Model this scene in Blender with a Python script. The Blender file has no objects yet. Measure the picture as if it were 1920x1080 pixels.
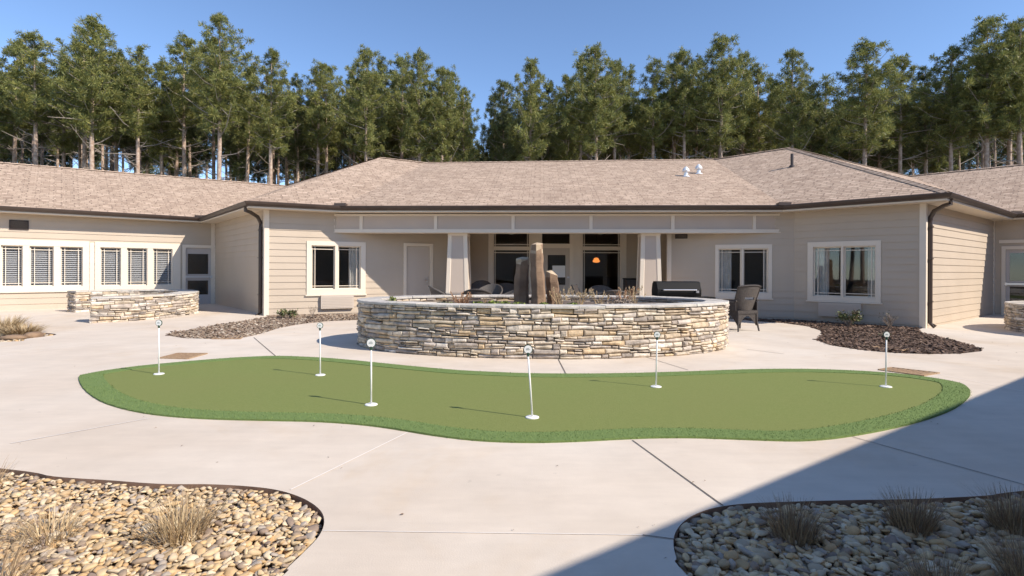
import bpy, math, random
from mathutils import Vector, Matrix, noise
from mathutils.geometry import delaunay_2d_cdt
R = math.radians
random.seed(7)
scene = bpy.context.scene
COL = scene.collection

# ------------------------------------------------------------------ camera model
F, EYE, HX, HY, ROLL = 1030.0, 1.3, 960.0, 507.0, 0.0044
def ray(px, py):
    dx, dy = px - HX, HY - py
    return Vector(((dx - dy*ROLL)/F, 1.0, (dy + dx*ROLL)/F))
CAM = Vector((0, 0, EYE))
def at_z(px, py, z=0.0):
    r = ray(px, py); t = (z - EYE)/r.z
    return CAM + r*t
def at_y(px, py, y):
    return CAM + ray(px, py)*y
def at_plane(px, py, p, n):
    r = ray(px, py); t = (p - CAM).dot(n)/r.dot(n)
    return CAM + r*t
def plane3(a, b, c):
    return a, (b - a).cross(c - a).normalized()
def smooth(t):
    t = max(0.0, min(1.0, t)); return t*t*(3 - 2*t)
def gz(x, y):      # the court rises a few centimetres towards its far left corner
    return 0.085*smooth((y - 9)/8)*smooth((-x - 3)/5)
def G(px, py):     # pixel -> point of the ground
    p = at_z(px, py, 0)
    for _ in range(4): p = at_z(px, py, gz(p.x, p.y))
    return p

# ------------------------------------------------------------------ mesh helpers
class MB:
    def __init__(s): s.v = []; s.f = []; s.m = []; s.uv = None
    def poly(s, pts, m=0):
        i = len(s.v); s.v += [tuple(p) for p in pts]; s.f.append(tuple(range(i, i + len(pts)))); s.m.append(m)
    def raw(s, v, f, m=0):
        i = len(s.v); s.v += [tuple(p) for p in v]
        for q in f: s.f.append(tuple(i + k for k in q)); s.m.append(m)
    def hexa(s, c, m=0):  # c: 8 corners, bottom 4 then top 4
        s.raw(c, [(0,3,2,1),(4,5,6,7),(0,1,5,4),(1,2,6,5),(2,3,7,6),(3,0,4,7)], m)
    def box(s, a, b, m=0):
        x0,y0,z0 = a; x1,y1,z1 = b
        s.hexa([(x0,y0,z0),(x1,y0,z0),(x1,y1,z0),(x0,y1,z0),(x0,y0,z1),(x1,y0,z1),(x1,y1,z1),(x0,y1,z1)], m)
    def tube(s, pts, rad, n=6, m=0, cap=True):
        pts = [Vector(p) for p in pts]
        if not hasattr(rad, '__len__'): rad = [rad]*len(pts)
        rings = []; up = Vector((0,0,1))
        for i, p in enumerate(pts):
            d = (pts[min(i+1, len(pts)-1)] - pts[max(i-1, 0)]).normalized()
            a = d.cross(up)
            if a.length < .05: a = d.cross(Vector((1,0,0)))
            a.normalize(); b = d.cross(a)
            rings.append([p + (a*math.cos(2*math.pi*k/n) + b*math.sin(2*math.pi*k/n))*rad[i] for k in range(n)])
        v = [q for r_ in rings for q in r_]; f = []
        for i in range(len(pts)-1):
            for k in range(n):
                f.append((i*n+k, i*n+(k+1)%n, (i+1)*n+(k+1)%n, (i+1)*n+k))
        if cap: f.append(tuple(range(n))[::-1]); f.append(tuple((len(pts)-1)*n + k for k in range(n)))
        s.raw(v, f, m)
    def lathe(s, c, prof, n=20, m=0):
        v = []; f = []
        for r_, z in prof:
            for k in range(n): v.append((c[0]+r_*math.cos(2*math.pi*k/n), c[1]+r_*math.sin(2*math.pi*k/n), c[2]+z))
        for i in range(len(prof)-1):
            for k in range(n): f.append((i*n+k, i*n+(k+1)%n, (i+1)*n+(k+1)%n, (i+1)*n+k))
        f.append(tuple(range(n))[::-1]); f.append(tuple((len(prof)-1)*n+k for k in range(n)))
        s.raw(v, f, m)
    def build(s, name, mats, parent=None, smooth_=False, loc=None):
        me = bpy.data.meshes.new(name); 
        vs = s.v
        if loc is not None: vs = [(a-loc[0], b-loc[1], c-loc[2]) for a,b,c in s.v]
        me.from_pydata(vs, [], s.f)
        if not isinstance(mats, (list, tuple)): mats = [mats]
        for q in mats: me.materials.append(q)
        if len(mats) > 1: me.polygons.foreach_set('material_index', s.m)
        if smooth_: me.polygons.foreach_set('use_smooth', [True]*len(s.f))
        if s.uv:
            l = me.uv_layers.new(name='UVMap'); k = 0
            for pi, p in enumerate(me.polygons):
                for j in range(p.loop_total): l.data[p.loop_start + j].uv = s.uv[pi][j]
        me.update()
        o = bpy.data.objects.new(name, me); COL.objects.link(o)
        if loc is not None: o.location = loc
        if parent: o.parent = parent
        return o
def tag(o, label=None, cat=None, group=None, kind=None):
    if label: o['label'] = label
    if cat: o['category'] = cat
    if group: o['group'] = group
    if kind: o['kind'] = kind
    return o
def empty(name, loc=(0,0,0), rz=0):
    o = bpy.data.objects.new(name, None); COL.objects.link(o); o.location = loc; o.rotation_euler = (0,0,rz)
    o.empty_display_size = .3
    return o
def dup(root, loc, rz=0, scale=None):
    r = root.copy(); COL.objects.link(r); r.location = loc; r.rotation_euler = (0,0,rz)
    if scale: r.scale = scale
    for ch in list(root.children):
        c = ch.copy(); COL.objects.link(c); c.parent = r
        for g in list(ch.children):
            d = g.copy(); COL.objects.link(d); d.parent = c
    return r

# ------------------------------------------------------------------ materials
def mat(name, base=(.5,.5,.5), rough=.7, metal=0.0, var=None, vscale=3.0, bump=0.0, bscale=40.0, spec=.5, detail=5.0):
    """procedural: two colours mixed by noise + noise bump"""
    m = bpy.data.materials.new(name); m.use_nodes = True
    nt = m.node_tree; N = nt.nodes; L = nt.links
    b = N['Principled BSDF']; b.inputs['Roughness'].default_value = rough; b.inputs['Metallic'].default_value = metal
    b.inputs['Specular IOR Level'].default_value = spec
    b.inputs['Base Color'].default_value = (*base, 1)
    tc = N.new('ShaderNodeTexCoord')
    if var:
        n = N.new('ShaderNodeTexNoise'); n.inputs['Scale'].default_value = vscale; n.inputs['Detail'].default_value = detail
        L.new(tc.outputs['Object'], n.inputs['Vector'])
        cr = N.new('ShaderNodeValToRGB'); cr.color_ramp.elements[0].position = .32; cr.color_ramp.elements[1].position = .68
        cr.color_ramp.elements[0].color = (*base, 1); cr.color_ramp.elements[1].color = (*var, 1)
        L.new(n.outputs['Fac'], cr.inputs['Fac']); L.new(cr.outputs['Color'], b.inputs['Base Color'])
    if bump:
        n2 = N.new('ShaderNodeTexNoise'); n2.inputs['Scale'].default_value = bscale; n2.inputs['Detail'].default_value = 4
        L.new(tc.outputs['Object'], n2.inputs['Vector'])
        bp = N.new('ShaderNodeBump'); bp.inputs['Strength'].default_value = bump; bp.inputs['Distance'].default_value = .01
        L.new(n2.outputs['Fac'], bp.inputs['Height']); L.new(bp.outputs['Normal'], b.inputs['Normal'])
    return m
def island_mat(name, cols, rough=.85, bump=.5, bscale=30, nmix=.35, spec=.3, trans=0.0):
    """colour picked per mesh island from a list, broken up by noise"""
    m = mat(name, (.5,.5,.5), rough, bump=bump, bscale=bscale, spec=spec)
    nt = m.node_tree; N = nt.nodes; L = nt.links; b = N['Principled BSDF']
    g = N.new('ShaderNodeNewGeometry'); cr = N.new('ShaderNodeValToRGB'); cr.color_ramp.interpolation = 'CONSTANT'
    el = cr.color_ramp.elements; n = len(cols)
    el[0].position = 0; el[0].color = (*cols[0], 1); el[1].position = 1/n; el[1].color = (*cols[1], 1)
    for i in range(2, n): e = el.new(i/n); e.color = (*cols[i], 1)
    L.new(g.outputs['Random Per Island'], cr.inputs['Fac'])
    tc = N.new('ShaderNodeTexCoord'); no = N.new('ShaderNodeTexNoise'); no.inputs['Scale'].default_value = bscale*.35; no.inputs['Detail'].default_value = 5
    L.new(tc.outputs['Object'], no.inputs['Vector'])
    mr = N.new('ShaderNodeMapRange'); mr.inputs['From Min'].default_value = .25; mr.inputs['From Max'].default_value = .75
    mr.inputs['To Min'].default_value = 1 - nmix; mr.inputs['To Max'].default_value = 1 + nmix
    L.new(no.outputs['Fac'], mr.inputs['Value'])
    mx = N.new('ShaderNodeVectorMath'); mx.operation = 'SCALE'
    L.new(cr.outputs['Color'], mx.inputs[0]); L.new(mr.outputs['Result'], mx.inputs['Scale'])
    L.new(mx.outputs['Vector'], b.inputs['Base Color'])
    return m

M = {}
def siding(name, base, var):
    m = mat(name, base, .62, var=var, vscale=1.2, bump=.15, bscale=60); return m
M['siding'] = siding('siding_paint', (.475,.395,.305), (.51,.425,.33))
M['trim'] = mat('cream_trim_paint', (.72,.63,.51), .55, var=(.75,.66,.54), vscale=2)
M['soffit'] = mat('soffit_paint', (.72,.62,.49), .7)
M['panel'] = mat('frieze_panel_paint', (.50,.415,.34), .65, var=(.53,.44,.36), vscale=1.5)
M['gutter'] = mat('bronze_gutter_metal', (.060,.040,.030), .38, var=(.075,.052,.04), vscale=4)
M['door'] = mat('door_paint', (.52,.45,.38), .5)
M['doorgrey'] = mat('exit_door_paint', (.50,.45,.42), .45)
M['steel'] = mat('brushed_steel', (.62,.62,.63), .35, metal=.9)
M['dark'] = mat('dark_louvre_paint', (.045,.032,.028), .5)
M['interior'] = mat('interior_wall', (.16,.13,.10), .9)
M['curtain'] = mat('curtain_cloth', (.86,.84,.78), .9, var=(.66,.65,.60), vscale=6)
M['valance'] = mat('valance_cloth', (.42,.46,.42), .9)
M['blind'] = mat('blind_slat', (.56,.57,.58), .5)
M['blackmetal'] = mat('black_enamel', (.008,.008,.008), .6, spec=.25)
M['lamp'] = mat('lamp_shade_lit', (.9,.5,.2), .6)
b = M['lamp'].node_tree.nodes['Principled BSDF']; b.inputs['Emission Color'].default_value = (1,.30,.06,1); b.inputs['Emission Strength'].default_value = .9
M['white'] = mat('white_plastic', (.82,.82,.80), .4)
M['galv'] = mat('galvanised_vent', (.78,.79,.80), .35, metal=.3)
M['green_rim'] = mat('dark_green_plastic', (.02,.06,.035), .4)
M['mark'] = mat('grey_print', (.42,.46,.44), .6)
M['soil'] = mat('planter_soil', (.085,.06,.045), .95, var=(.17,.13,.10), vscale=12, bump=1, bscale=60)
M['mulch_floor'] = mat('mulch_floor', (.085,.055,.04), .95, var=(.15,.10,.075), vscale=9, bump=1, bscale=80)
M['bark'] = mat('pine_bark', (.30,.20,.145), .95, var=(.50,.40,.32), vscale=5, bump=1, bscale=14)
M['deadwood'] = mat('dead_branch_wood', (.34,.29,.25), .95)
M['forest_floor'] = mat('forest_floor', (.09,.06,.04), .98, var=(.13,.09,.05), vscale=.6)
M['wicker'] = mat('dark_wicker', (.035,.028,.025), .55, var=(.075,.062,.055), vscale=60, bump=1, bscale=160)
M['wicker2'] = mat('grey_wicker', (.06,.052,.046), .65, var=(.13,.112,.098), vscale=70, bump=1, bscale=160)
M['glass_table'] = mat('smoky_table_top', (.10,.10,.10), .1)
M['basalt'] = mat('basalt_brown', (.17,.11,.07), .9, var=(.30,.20,.125), vscale=3.5, bump=1.0, bscale=18)
M['basalt_pale'] = mat('basalt_broken', (.40,.29,.18), .9, var=(.52,.42,.29), vscale=9, bump=1.0, bscale=18)
M['grate'] = mat('grate_tan', (.42,.29,.17), .8, var=(.30,.19,.11), vscale=20)
M['edging'] = mat('stained_slab_edge', (.20,.12,.08), .9, var=(.32,.21,.15), vscale=6)
M['joint_dark'] = mat('joint_sealant', (.16,.135,.115), .9)
M['joint_lit'] = mat('joint_lit_edge', (.80,.75,.69), .9)  # sunlit edge of the groove, painted into the joint colour
M['stone_core'] = mat('wall_core_mortar', (.12,.095,.075), .95)
stone_cols = [(.54,.46,.35),(.62,.55,.45),(.52,.42,.30),(.60,.52,.42),(.40,.34,.285),(.46,.37,.27),(.62,.55,.46),(.33,.285,.245),(.55,.42,.27),(.50,.44,.38),(.58,.48,.36),(.39,.34,.295),(.44,.38,.32),(.64,.58,.50),(.52,.44,.34)]
M['ledge'] = island_mat('ledge_stone', stone_cols, bump=1.0, bscale=30, nmix=.4)
M['cap'] = island_mat('cap_flagstone', [(.52,.49,.44),(.58,.54,.48),(.47,.44,.40),(.55,.49,.41)], bump=.8, bscale=25, nmix=.2)
M['gravel'] = island_mat('river_stone', [(.54,.38,.21),(.60,.45,.27),(.43,.31,.18),(.57,.39,.20),(.48,.38,.26),(.66,.54,.37),(.52,.34,.17),(.33,.25,.18),(.56,.43,.26),(.60,.44,.25),(.40,.34,.28),(.60,.49,.34),(.28,.21,.16)], bump=.25, bscale=50, nmix=.25, rough=.7)
M['chips'] = island_mat('mulch_chips', [(.11,.07,.05),(.17,.11,.08),(.22,.15,.11),(.08,.055,.04),(.14,.095,.07)], bump=.3)
M['chips_pale'] = island_mat('weathered_mulch', [(.20,.14,.10),(.34,.26,.19),(.14,.10,.075),(.26,.19,.14),(.46,.39,.31)], bump=.3)
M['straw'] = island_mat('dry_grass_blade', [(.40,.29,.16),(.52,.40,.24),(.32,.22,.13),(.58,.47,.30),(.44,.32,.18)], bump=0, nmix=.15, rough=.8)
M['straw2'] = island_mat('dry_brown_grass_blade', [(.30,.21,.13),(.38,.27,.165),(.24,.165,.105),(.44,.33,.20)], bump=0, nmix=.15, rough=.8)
M['rust'] = island_mat('rust_grass_blade', [(.36,.18,.09),(.42,.24,.13),(.30,.17,.10),(.48,.32,.2)], bump=0, nmix=.15, rough=.8)
M['sedum'] = island_mat('sedum_leaf', [(.16,.21,.05),(.23,.28,.06),(.12,.16,.05),(.28,.31,.09)], bump=0, nmix=.2)
M['leafg'] = island_mat('shrub_leaf', [(.07,.10,.035),(.11,.14,.05),(.16,.17,.07),(.20,.14,.08)], bump=0, nmix=.2, rough=.45)
M['twig'] = mat('grey_twig', (.30,.24,.19), .9)
def foliage(name, cols, trl):
    m = island_mat(name, cols, bump=0, nmix=.35, rough=.5, spec=.35, bscale=2.2)
    nt = m.node_tree; N = nt.nodes; L = nt.links; b = N['Principled BSDF']; out = N['Material Output']
    t = N.new('ShaderNodeBsdfTranslucent'); 
    src = b.inputs['Base Color'].links[0].from_socket; L.new(src, t.inputs['Color'])
    mx = N.new('ShaderNodeMixShader'); mx.inputs['Fac'].default_value = trl
    L.new(b.outputs[0], mx.inputs[1]); L.new(t.outputs[0], mx.inputs[2]); L.new(mx.outputs[0], out.inputs['Surface'])
    return m
M['needles'] = foliage('pine_needles', [(.21,.225,.068),(.28,.275,.085),(.145,.175,.058),(.37,.345,.105),(.24,.25,.072),(.17,.195,.07)], .3)
M['needles_dark'] = foliage('pine_needles_deep', [(.12,.145,.055),(.16,.175,.06),(.095,.12,.048),(.20,.205,.07)], .25)
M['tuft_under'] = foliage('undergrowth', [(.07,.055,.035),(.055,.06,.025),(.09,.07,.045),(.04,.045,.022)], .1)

def glass(name, tint=.88, refl=1.0):
    m = bpy.data.materials.new(name); m.use_nodes = True; nt = m.node_tree; N = nt.nodes; L = nt.links
    N.remove(N['Principled BSDF']); out = N['Material Output']
    tr = N.new('ShaderNodeBsdfTransparent'); tr.inputs['Color'].default_value = (tint, tint, tint, 1)
    gl = N.new('ShaderNodeBsdfGlossy'); gl.inputs['Roughness'].default_value = .015; gl.inputs['Color'].default_value = (.95,.97,1,1)
    fr = N.new('ShaderNodeLayerWeight'); fr.inputs['Blend'].default_value = .5
    pw_ = N.new('ShaderNodeMath'); pw_.operation = 'POWER'; pw_.inputs[1].default_value = 4; L.new(fr.outputs['Facing'], pw_.inputs[0])
    ma = N.new('ShaderNodeMath'); ma.operation = 'MULTIPLY_ADD'; ma.inputs[1].default_value = .75; ma.inputs[2].default_value = .045; L.new(pw_.outputs[0], ma.inputs[0])
    mx = N.new('ShaderNodeMixShader'); L.new(ma.outputs[0], mx.inputs['Fac'])
    L.new(tr.outputs[0], mx.inputs[1]); L.new(gl.outputs[0], mx.inputs[2]); L.new(mx.outputs[0], out.inputs['Surface'])
    return m
M['glass'] = glass('window_glass')

# concrete: cool beige with broad stains, fine speckle, faint broom lines
def concrete():
    m = bpy.data.materials.new('broomed_concrete'); m.use_nodes = True; nt = m.node_tree; N = nt.nodes; L = nt.links
    b = N['Principled BSDF']; b.inputs['Roughness'].default_value = .85; b.inputs['Specular IOR Level'].default_value = .3
    tc = N.new('ShaderNodeTexCoord')
    def ns(scale, det, rough=.5, vec=None):
        n = N.new('ShaderNodeTexNoise'); n.inputs['Scale'].default_value = scale; n.inputs['Detail'].default_value = det
        n.inputs['Roughness'].default_value = rough; L.new(vec or tc.outputs['Object'], n.inputs['Vector']); return n
    a = ns(.35, 4, .55); r1 = N.new('ShaderNodeValToRGB')
    r1.color_ramp.elements[0].position = .35; r1.color_ramp.elements[1].position = .66
    r1.color_ramp.elements[0].color = (.60,.51,.415,1); r1.color_ramp.elements[1].color = (.68,.605,.515,1)
    L.new(a.outputs['Fac'], r1.inputs['Fac'])
    c = ns(1.7, 6, .65); r2 = N.new('ShaderNodeMapRange'); r2.inputs['From Min'].default_value = .3; r2.inputs['From Max'].default_value = .7
    r2.inputs['To Min'].default_value = .93; r2.inputs['To Max'].default_value = 1.06; L.new(c.outputs['Fac'], r2.inputs['Value'])
    mp = N.new('ShaderNodeMapping'); mp.inputs['Scale'].default_value = (2.0, 9.0, 1); L.new(tc.outputs['Object'], mp.inputs['Vector'])
    d = ns(1.2, 5, .6, mp.outputs[0]); r3 = N.new('ShaderNodeMapRange'); r3.inputs['From Min'].default_value = .3; r3.inputs['From Max'].default_value = .7
    r3.inputs['To Min'].default_value = .955; r3.inputs['To Max'].default_value = 1.03; L.new(d.outputs['Fac'], r3.inputs['Value'])
    # sparse small dark specks and pin stains
    e = ns(9, 3, .5); r4 = N.new('ShaderNodeMapRange'); r4.inputs['From Min'].default_value = .70; r4.inputs['From Max'].default_value = .80
    r4.inputs['To Min'].default_value = 1.0; r4.inputs['To Max'].default_value = .80; L.new(e.outputs['Fac'], r4.inputs['Value'])
    # rusty tan runoff stains
    st = ns(.55, 5, .7); st.inputs['Distortion'].default_value = .6
    r5 = N.new('ShaderNodeMapRange'); r5.inputs['From Min'].default_value = .53; r5.inputs['From Max'].default_value = .74
    r5.inputs['To Min'].default_value = 0; r5.inputs['To Max'].default_value = .55; L.new(st.outputs['Fac'], r5.inputs['Value'])
    mc = N.new('ShaderNodeMix'); mc.data_type = 'RGBA'; mc.inputs['B'].default_value = (.57,.43,.28,1)
    L.new(r5.outputs[0], mc.inputs['Factor']); L.new(r1.outputs['Color'], mc.inputs['A'])
    m1 = N.new('ShaderNodeMath'); m1.operation = 'MULTIPLY'; L.new(r2.outputs[0], m1.inputs[0]); L.new(r3.outputs[0], m1.inputs[1])
    m2 = N.new('ShaderNodeMath'); m2.operation = 'MULTIPLY'; L.new(m1.outputs[0], m2.inputs[0]); L.new(r4.outputs[0], m2.inputs[1])
    vs = N.new('ShaderNodeVectorMath'); vs.operation = 'SCALE'; L.new(mc.outputs['Result'], vs.inputs[0]); L.new(m2.outputs[0], vs.inputs['Scale'])
    L.new(vs.outputs[0], b.inputs['Base Color'])
    f = ns(120, 3); bp = N.new('ShaderNodeBump'); bp.inputs['Strength'].default_value = .25; bp.inputs['Distance'].default_value = .004
    L.new(f.outputs['Fac'], bp.inputs['Height']); L.new(bp.outputs[0], b.inputs['Normal'])
    return m
M['concrete'] = concrete()

def turf(name, c0, c1, c2, sc, bump):
    m = bpy.data.materials.new(name); m.use_nodes = True; nt = m.node_tree; N = nt.nodes; L = nt.links
    b = N['Principled BSDF']; b.inputs['Roughness'].default_value = .9; b.inputs['Specular IOR Level'].default_value = .2
    tc = N.new('ShaderNodeTexCoord')
    n = N.new('ShaderNodeTexNoise'); n.inputs['Scale'].default_value = sc; n.inputs['Detail'].default_value = 6; n.inputs['Roughness'].default_value = .8
    L.new(tc.outputs['Object'], n.inputs['Vector'])
    cr = N.new('ShaderNodeValToRGB'); cr.color_ramp.elements[0].position = .3; cr.color_ramp.elements[1].position = .7
    cr.color_ramp.elements[0].color = (*c0,1); cr.color_ramp.elements[1].color = (*c1,1)
    L.new(n.outputs['Fac'], cr.inputs['Fac'])
    n2 = N.new('ShaderNodeTexNoise'); n2.inputs['Scale'].default_value = .7; n2.inputs['Detail'].default_value = 4
    L.new(tc.outputs['Object'], n2.inputs['Vector'])
    mr = N.new('ShaderNodeMapRange'); mr.inputs['From Min'].default_value = .35; mr.inputs['From Max'].default_value = .65; mr.inputs['To Max'].default_value = .55
    L.new(n2.outputs['Fac'], mr.inputs['Value'])
    mc = N.new('ShaderNodeMix'); mc.data_type = 'RGBA'; mc.inputs['B'].default_value = (*c2,1)
    L.new(mr.outputs[0], mc.inputs['Factor']); L.new(cr.outputs[0], mc.inputs['A']); L.new(mc.outputs['Result'], b.inputs['Base Color'])
    bp = N.new('ShaderNodeBump'); bp.inputs['Strength'].default_value = bump; bp.inputs['Distance'].default_value = .01
    L.new(n.outputs['Fac'], bp.inputs['Height']); L.new(bp.outputs[0], b.inputs['Normal'])
    return m
M['turf'] = turf('short_putting_turf', (.152,.190,.050), (.222,.250,.084), (.196,.216,.070), 55, .6)
M['collar'] = island_mat('long_turf_blade', [(.15,.225,.068),(.185,.26,.082),(.12,.19,.058),(.215,.28,.098)], bump=0, nmix=.2)
M['collar_base'] = turf('turf_collar_base', (.13,.20,.06), (.19,.26,.09), (.16,.23,.075), 70, .8)

def shingles():
    m = bpy.data.materials.new('asphalt_shingles'); m.use_nodes = True; nt = m.node_tree; N = nt.nodes; L = nt.links
    b = N['Principled BSDF']; b.inputs['Roughness'].default_value = .95; b.inputs['Specular IOR Level'].default_value = .2
    uv = N.new('ShaderNodeTexCoord')
    def brick(off, sc, w, h, c1, c2, mort, ms):
        mp = N.new('ShaderNodeMapping'); mp.inputs['Location'].default_value = off; L.new(uv.outputs['UV'], mp.inputs['Vector'])
        # ragged: distort a little
        k = N.new('ShaderNodeTexBrick'); k.inputs['Scale'].default_value = sc; k.inputs['Brick Width'].default_value = w; k.inputs['Row Height'].default_value = h
        k.inputs['Color1'].default_value = (*c1,1); k.inputs['Color2'].default_value = (*c2,1); k.inputs['Mortar'].default_value = (*mort,1)
        k.inputs['Mortar Size'].default_value = ms; k.inputs['Bias'].default_value = 0; k.offset = .37; k.squash = 1.35; k.squash_frequency = 3
        L.new(mp.outputs[0], k.inputs['Vector']); return k
    k1 = brick((0,0,0), 1.0, .31, .14, (.405,.29,.205), (.60,.455,.34), (.16,.11,.08), .016)
    k2 = brick((.13,.0,0), 1.0, .17, .14, (.36,.265,.20), (.64,.495,.375), (.25,.175,.13), .006)
    mx = N.new('ShaderNodeMix'); mx.data_type = 'RGBA'; mx.inputs['Factor'].default_value = .5
    L.new(k1.outputs['Color'], mx.inputs['A']); L.new(k2.outputs['Color'], mx.inputs['B'])
    n = N.new('ShaderNodeTexNoise'); n.inputs['Scale'].default_value = 1.3; n.inputs['Detail'].default_value = 8; n.inputs['Roughness'].default_value = .75
    L.new(uv.outputs['UV'], n.inputs['Vector'])
    mr = N.new('ShaderNodeMapRange'); mr.inputs['From Min'].default_value = .25; mr.inputs['From Max'].default_value = .75
    mr.inputs['To Min'].default_value = .84; mr.inputs['To Max'].default_value = 1.13; L.new(n.outputs['Fac'], mr.inputs['Value'])
    vs = N.new('ShaderNodeVectorMath'); vs.operation = 'SCALE'; L.new(mx.outputs['Result'], vs.inputs[0]); L.new(mr.outputs[0], vs.inputs['Scale'])
    L.new(vs.outputs[0], b.inputs['Base Color'])
    # course steps as bump: sawtooth over v
    sp = N.new('ShaderNodeSeparateXYZ'); L.new(uv.outputs['UV'], sp.inputs[0])
    d1 = N.new('ShaderNodeMath'); d1.operation = 'DIVIDE'; d1.inputs[1].default_value = .14; L.new(sp.outputs['Y'], d1.inputs[0])
    fr = N.new('ShaderNodeMath'); fr.operation = 'FRACT'; L.new(d1.outputs[0], fr.inputs[0])
    inv = N.new('ShaderNodeMath'); inv.operation = 'SUBTRACT'; inv.inputs[0].default_value = 1; L.new(fr.outputs[0], inv.inputs[1])
    ad = N.new('ShaderNodeMath'); ad.operation = 'ADD'; L.new(inv.outputs[0], ad.inputs[0]); L.new(k1.outputs['Fac'], ad.inputs[1])
    bp = N.new('ShaderNodeBump'); bp.inputs['Strength'].default_value = .9; bp.inputs['Distance'].default_value = .02
    L.new(ad.outputs[0], bp.inputs['Height']); L.new(bp.outputs[0], b.inputs['Normal'])
    return m
M['roof'] = shingles()

# ------------------------------------------------------------------ plan of the building
EZ = 3.05
def E3(px, py): return at_z(px, py, EZ)
A, B, C, D, E, Fp = E3(640,386.5), E3(466,377), E3(1468,385), E3(1776,361), E3(378,408), E3(1900,401)
W0 = E3(0,386.5); W = E + (W0 - E).normalized()*20
# wing on the right and the one behind the camera whose eave throws the big shadow
def xy(v): return Vector((v.x, v.y))
def isect(p, d, q, e):
    den = d.x*e.y - d.y*e.x; t = ((q.x-p.x)*e.y - (q.y-p.y)*e.x)/den; return p + d*t
SUN_EL = R(38.5); SH = Vector((-.889, .458)).normalized()      # direction shadows fall
s0, s1 = xy(at_z(1920,707,0)), xy(at_z(1020,1080,0))
sd = (s0 - s1).normalized(); eoff = -SH*(EZ/math.tan(SUN_EL))
n0 = s1 + eoff + Vector((sd.y, -sd.x))*.085
dFG = xy(D - C).normalized()
Gp = isect(xy(Fp), dFG, n0, sd); Gp = Vector((Gp.x, Gp.y, EZ))
Hh = n0 - sd*9; Hp = Vector((Hh.x, Hh.y, EZ))
EAVE = [W, E, B, A, C, D, Fp, Gp, Hp]
def off_poly(pts, d):
    """offset an open polyline away from the court by d"""
    P = [xy(p) for p in pts]; out = []
    for i, p in enumerate(P):
        ds = []
        if i > 0: ds.append((P[i]-P[i-1]).normalized())
        if i < len(P)-1: ds.append((P[i+1]-P[i]).normalized())
        ns = [Vector((-q.y, q.x)) for q in ds]     # away from court
        if len(ns) == 1: out.append(p + ns[0]*d)
        else:
            m = (ns[0]+ns[1]).normalized(); out.append(p + m*(d/m.dot(ns[0])))
    return out
OV = .52
WP = off_poly(EAVE, OV)
wW, wE, wB, wA, wC, wD, wF, wG, wH = WP
bld = empty('courtyard_building', (0, 16, 0))
tag(bld, 'single storey beige sided building wrapping the courtyard under tan shingle roofs', 'building')
BL = Vector((0,16,0))
def bb(mb, name, mats, parent=None, smooth_=False):
    """build as a child of the building (or of one of its parts, which all sit at the building's origin)"""
    o = mb.build(name, mats, None, smooth_, loc=(0,16,0))
    o.location = (0,0,0); o.parent = parent or bld
    return o

class Wall:
    def __init__(s, p0, p1):
        s.p0 = Vector((p0[0], p0[1])); s.p1 = Vector((p1[0], p1[1])); s.L = (s.p1-s.p0).length
        s.d = (s.p1-s.p0)/s.L; s.n = Vector((s.d.y, -s.d.x)); s.open = []
    def P(s, a, z, o=0):
        q = s.p0 + s.d*a + s.n*o; return Vector((q.x, q.y, z))
    def px(s, x, y):
        n3 = Vector((s.n.x, s.n.y, 0)); q = at_plane(x, y, Vector((s.p0.x, s.p0.y, 0)), n3)
        return (Vector((q.x, q.y)) - s.p0).dot(s.d), q.z
    def rect(s, x0, y0, x1, y1):
        a0, za = s.px(x0, y0); a1, zb = s.px(x1, y1); a2, zc = s.px(x0, y1); a3, zd = s.px(x1, y0)
        return a0, (zc+zb)/2, a1, (za+zd)/2
    def box(s, mb, a0, a1, z0, z1, o0, o1, m=0):
        if a1 - a0 < .001 or z1 - z0 < .001: return
        mb.hexa([s.P(a0,z0,o1), s.P(a1,z0,o1), s.P(a1,z0,o0), s.P(a0,z0,o0), s.P(a0,z1,o1), s.P(a1,z1,o1), s.P(a1,z1,o0), s.P(a0,z1,o0)], m)
ROW = .178
def siding_wall(w, z0=-.15, z1=2.93, th=.10, name='wall'):
    mb = MB(); zs = {z0, z1}
    k = 0
    while .06 + k*ROW < z1: zs.add(.06 + k*ROW); k += 1
    rows = sorted(zs)
    for o in w.open: zs.add(o[1]); zs.add(o[3])
    zs = sorted(z for z in zs if z0 <= z <= z1)
    def lap(z, up):
        t = ((z - .06)/ROW) % 1.0
        if up and t > .999: t = 0
        if not up and t < .001: t = 1
        return .016*(1 - t)
    for i in range(len(zs)-1):
        a, b_ = zs[i], zs[i+1]
        if b_ - a < 1e-4: continue
        mid = (a+b_)/2; segs = [(0, w.L)]
        for o in w.open:
            if o[1] < mid < o[3]:
                ns = []
                for s0_, s1_ in segs:
                    if o[0] > s0_: ns.append((s0_, min(s1_, o[0])))
                    if o[2] < s1_: ns.append((max(s0_, o[2]), s1_))
                segs = [q for q in ns if q[1]-q[0] > .001]
        oa, ob = lap(a, True), lap(b_, False)
        for s0_, s1_ in segs:
            n = max(1, int((s1_-s0_)/3.0))
            for j in range(n):
                u0 = s0_+(s1_-s0_)*j/n; u1 = s0_+(s1_-s0_)*(j+1)/n
                mb.poly([w.P(u0,a,oa), w.P(u1,a,oa), w.P(u1,b_,ob), w.P(u0,b_,ob)])
            mb.poly([w.P(s0_,a,-.002), w.P(s1_,a,-.002), w.P(s1_,a,oa), w.P(s0_,a,oa)])
            mb.poly([w.P(s1_,a,-th), w.P(s0_,a,-th), w.P(s0_,b_,-th), w.P(s1_,b_,-th)])
    return bb(mb, name, M['siding'])

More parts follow.
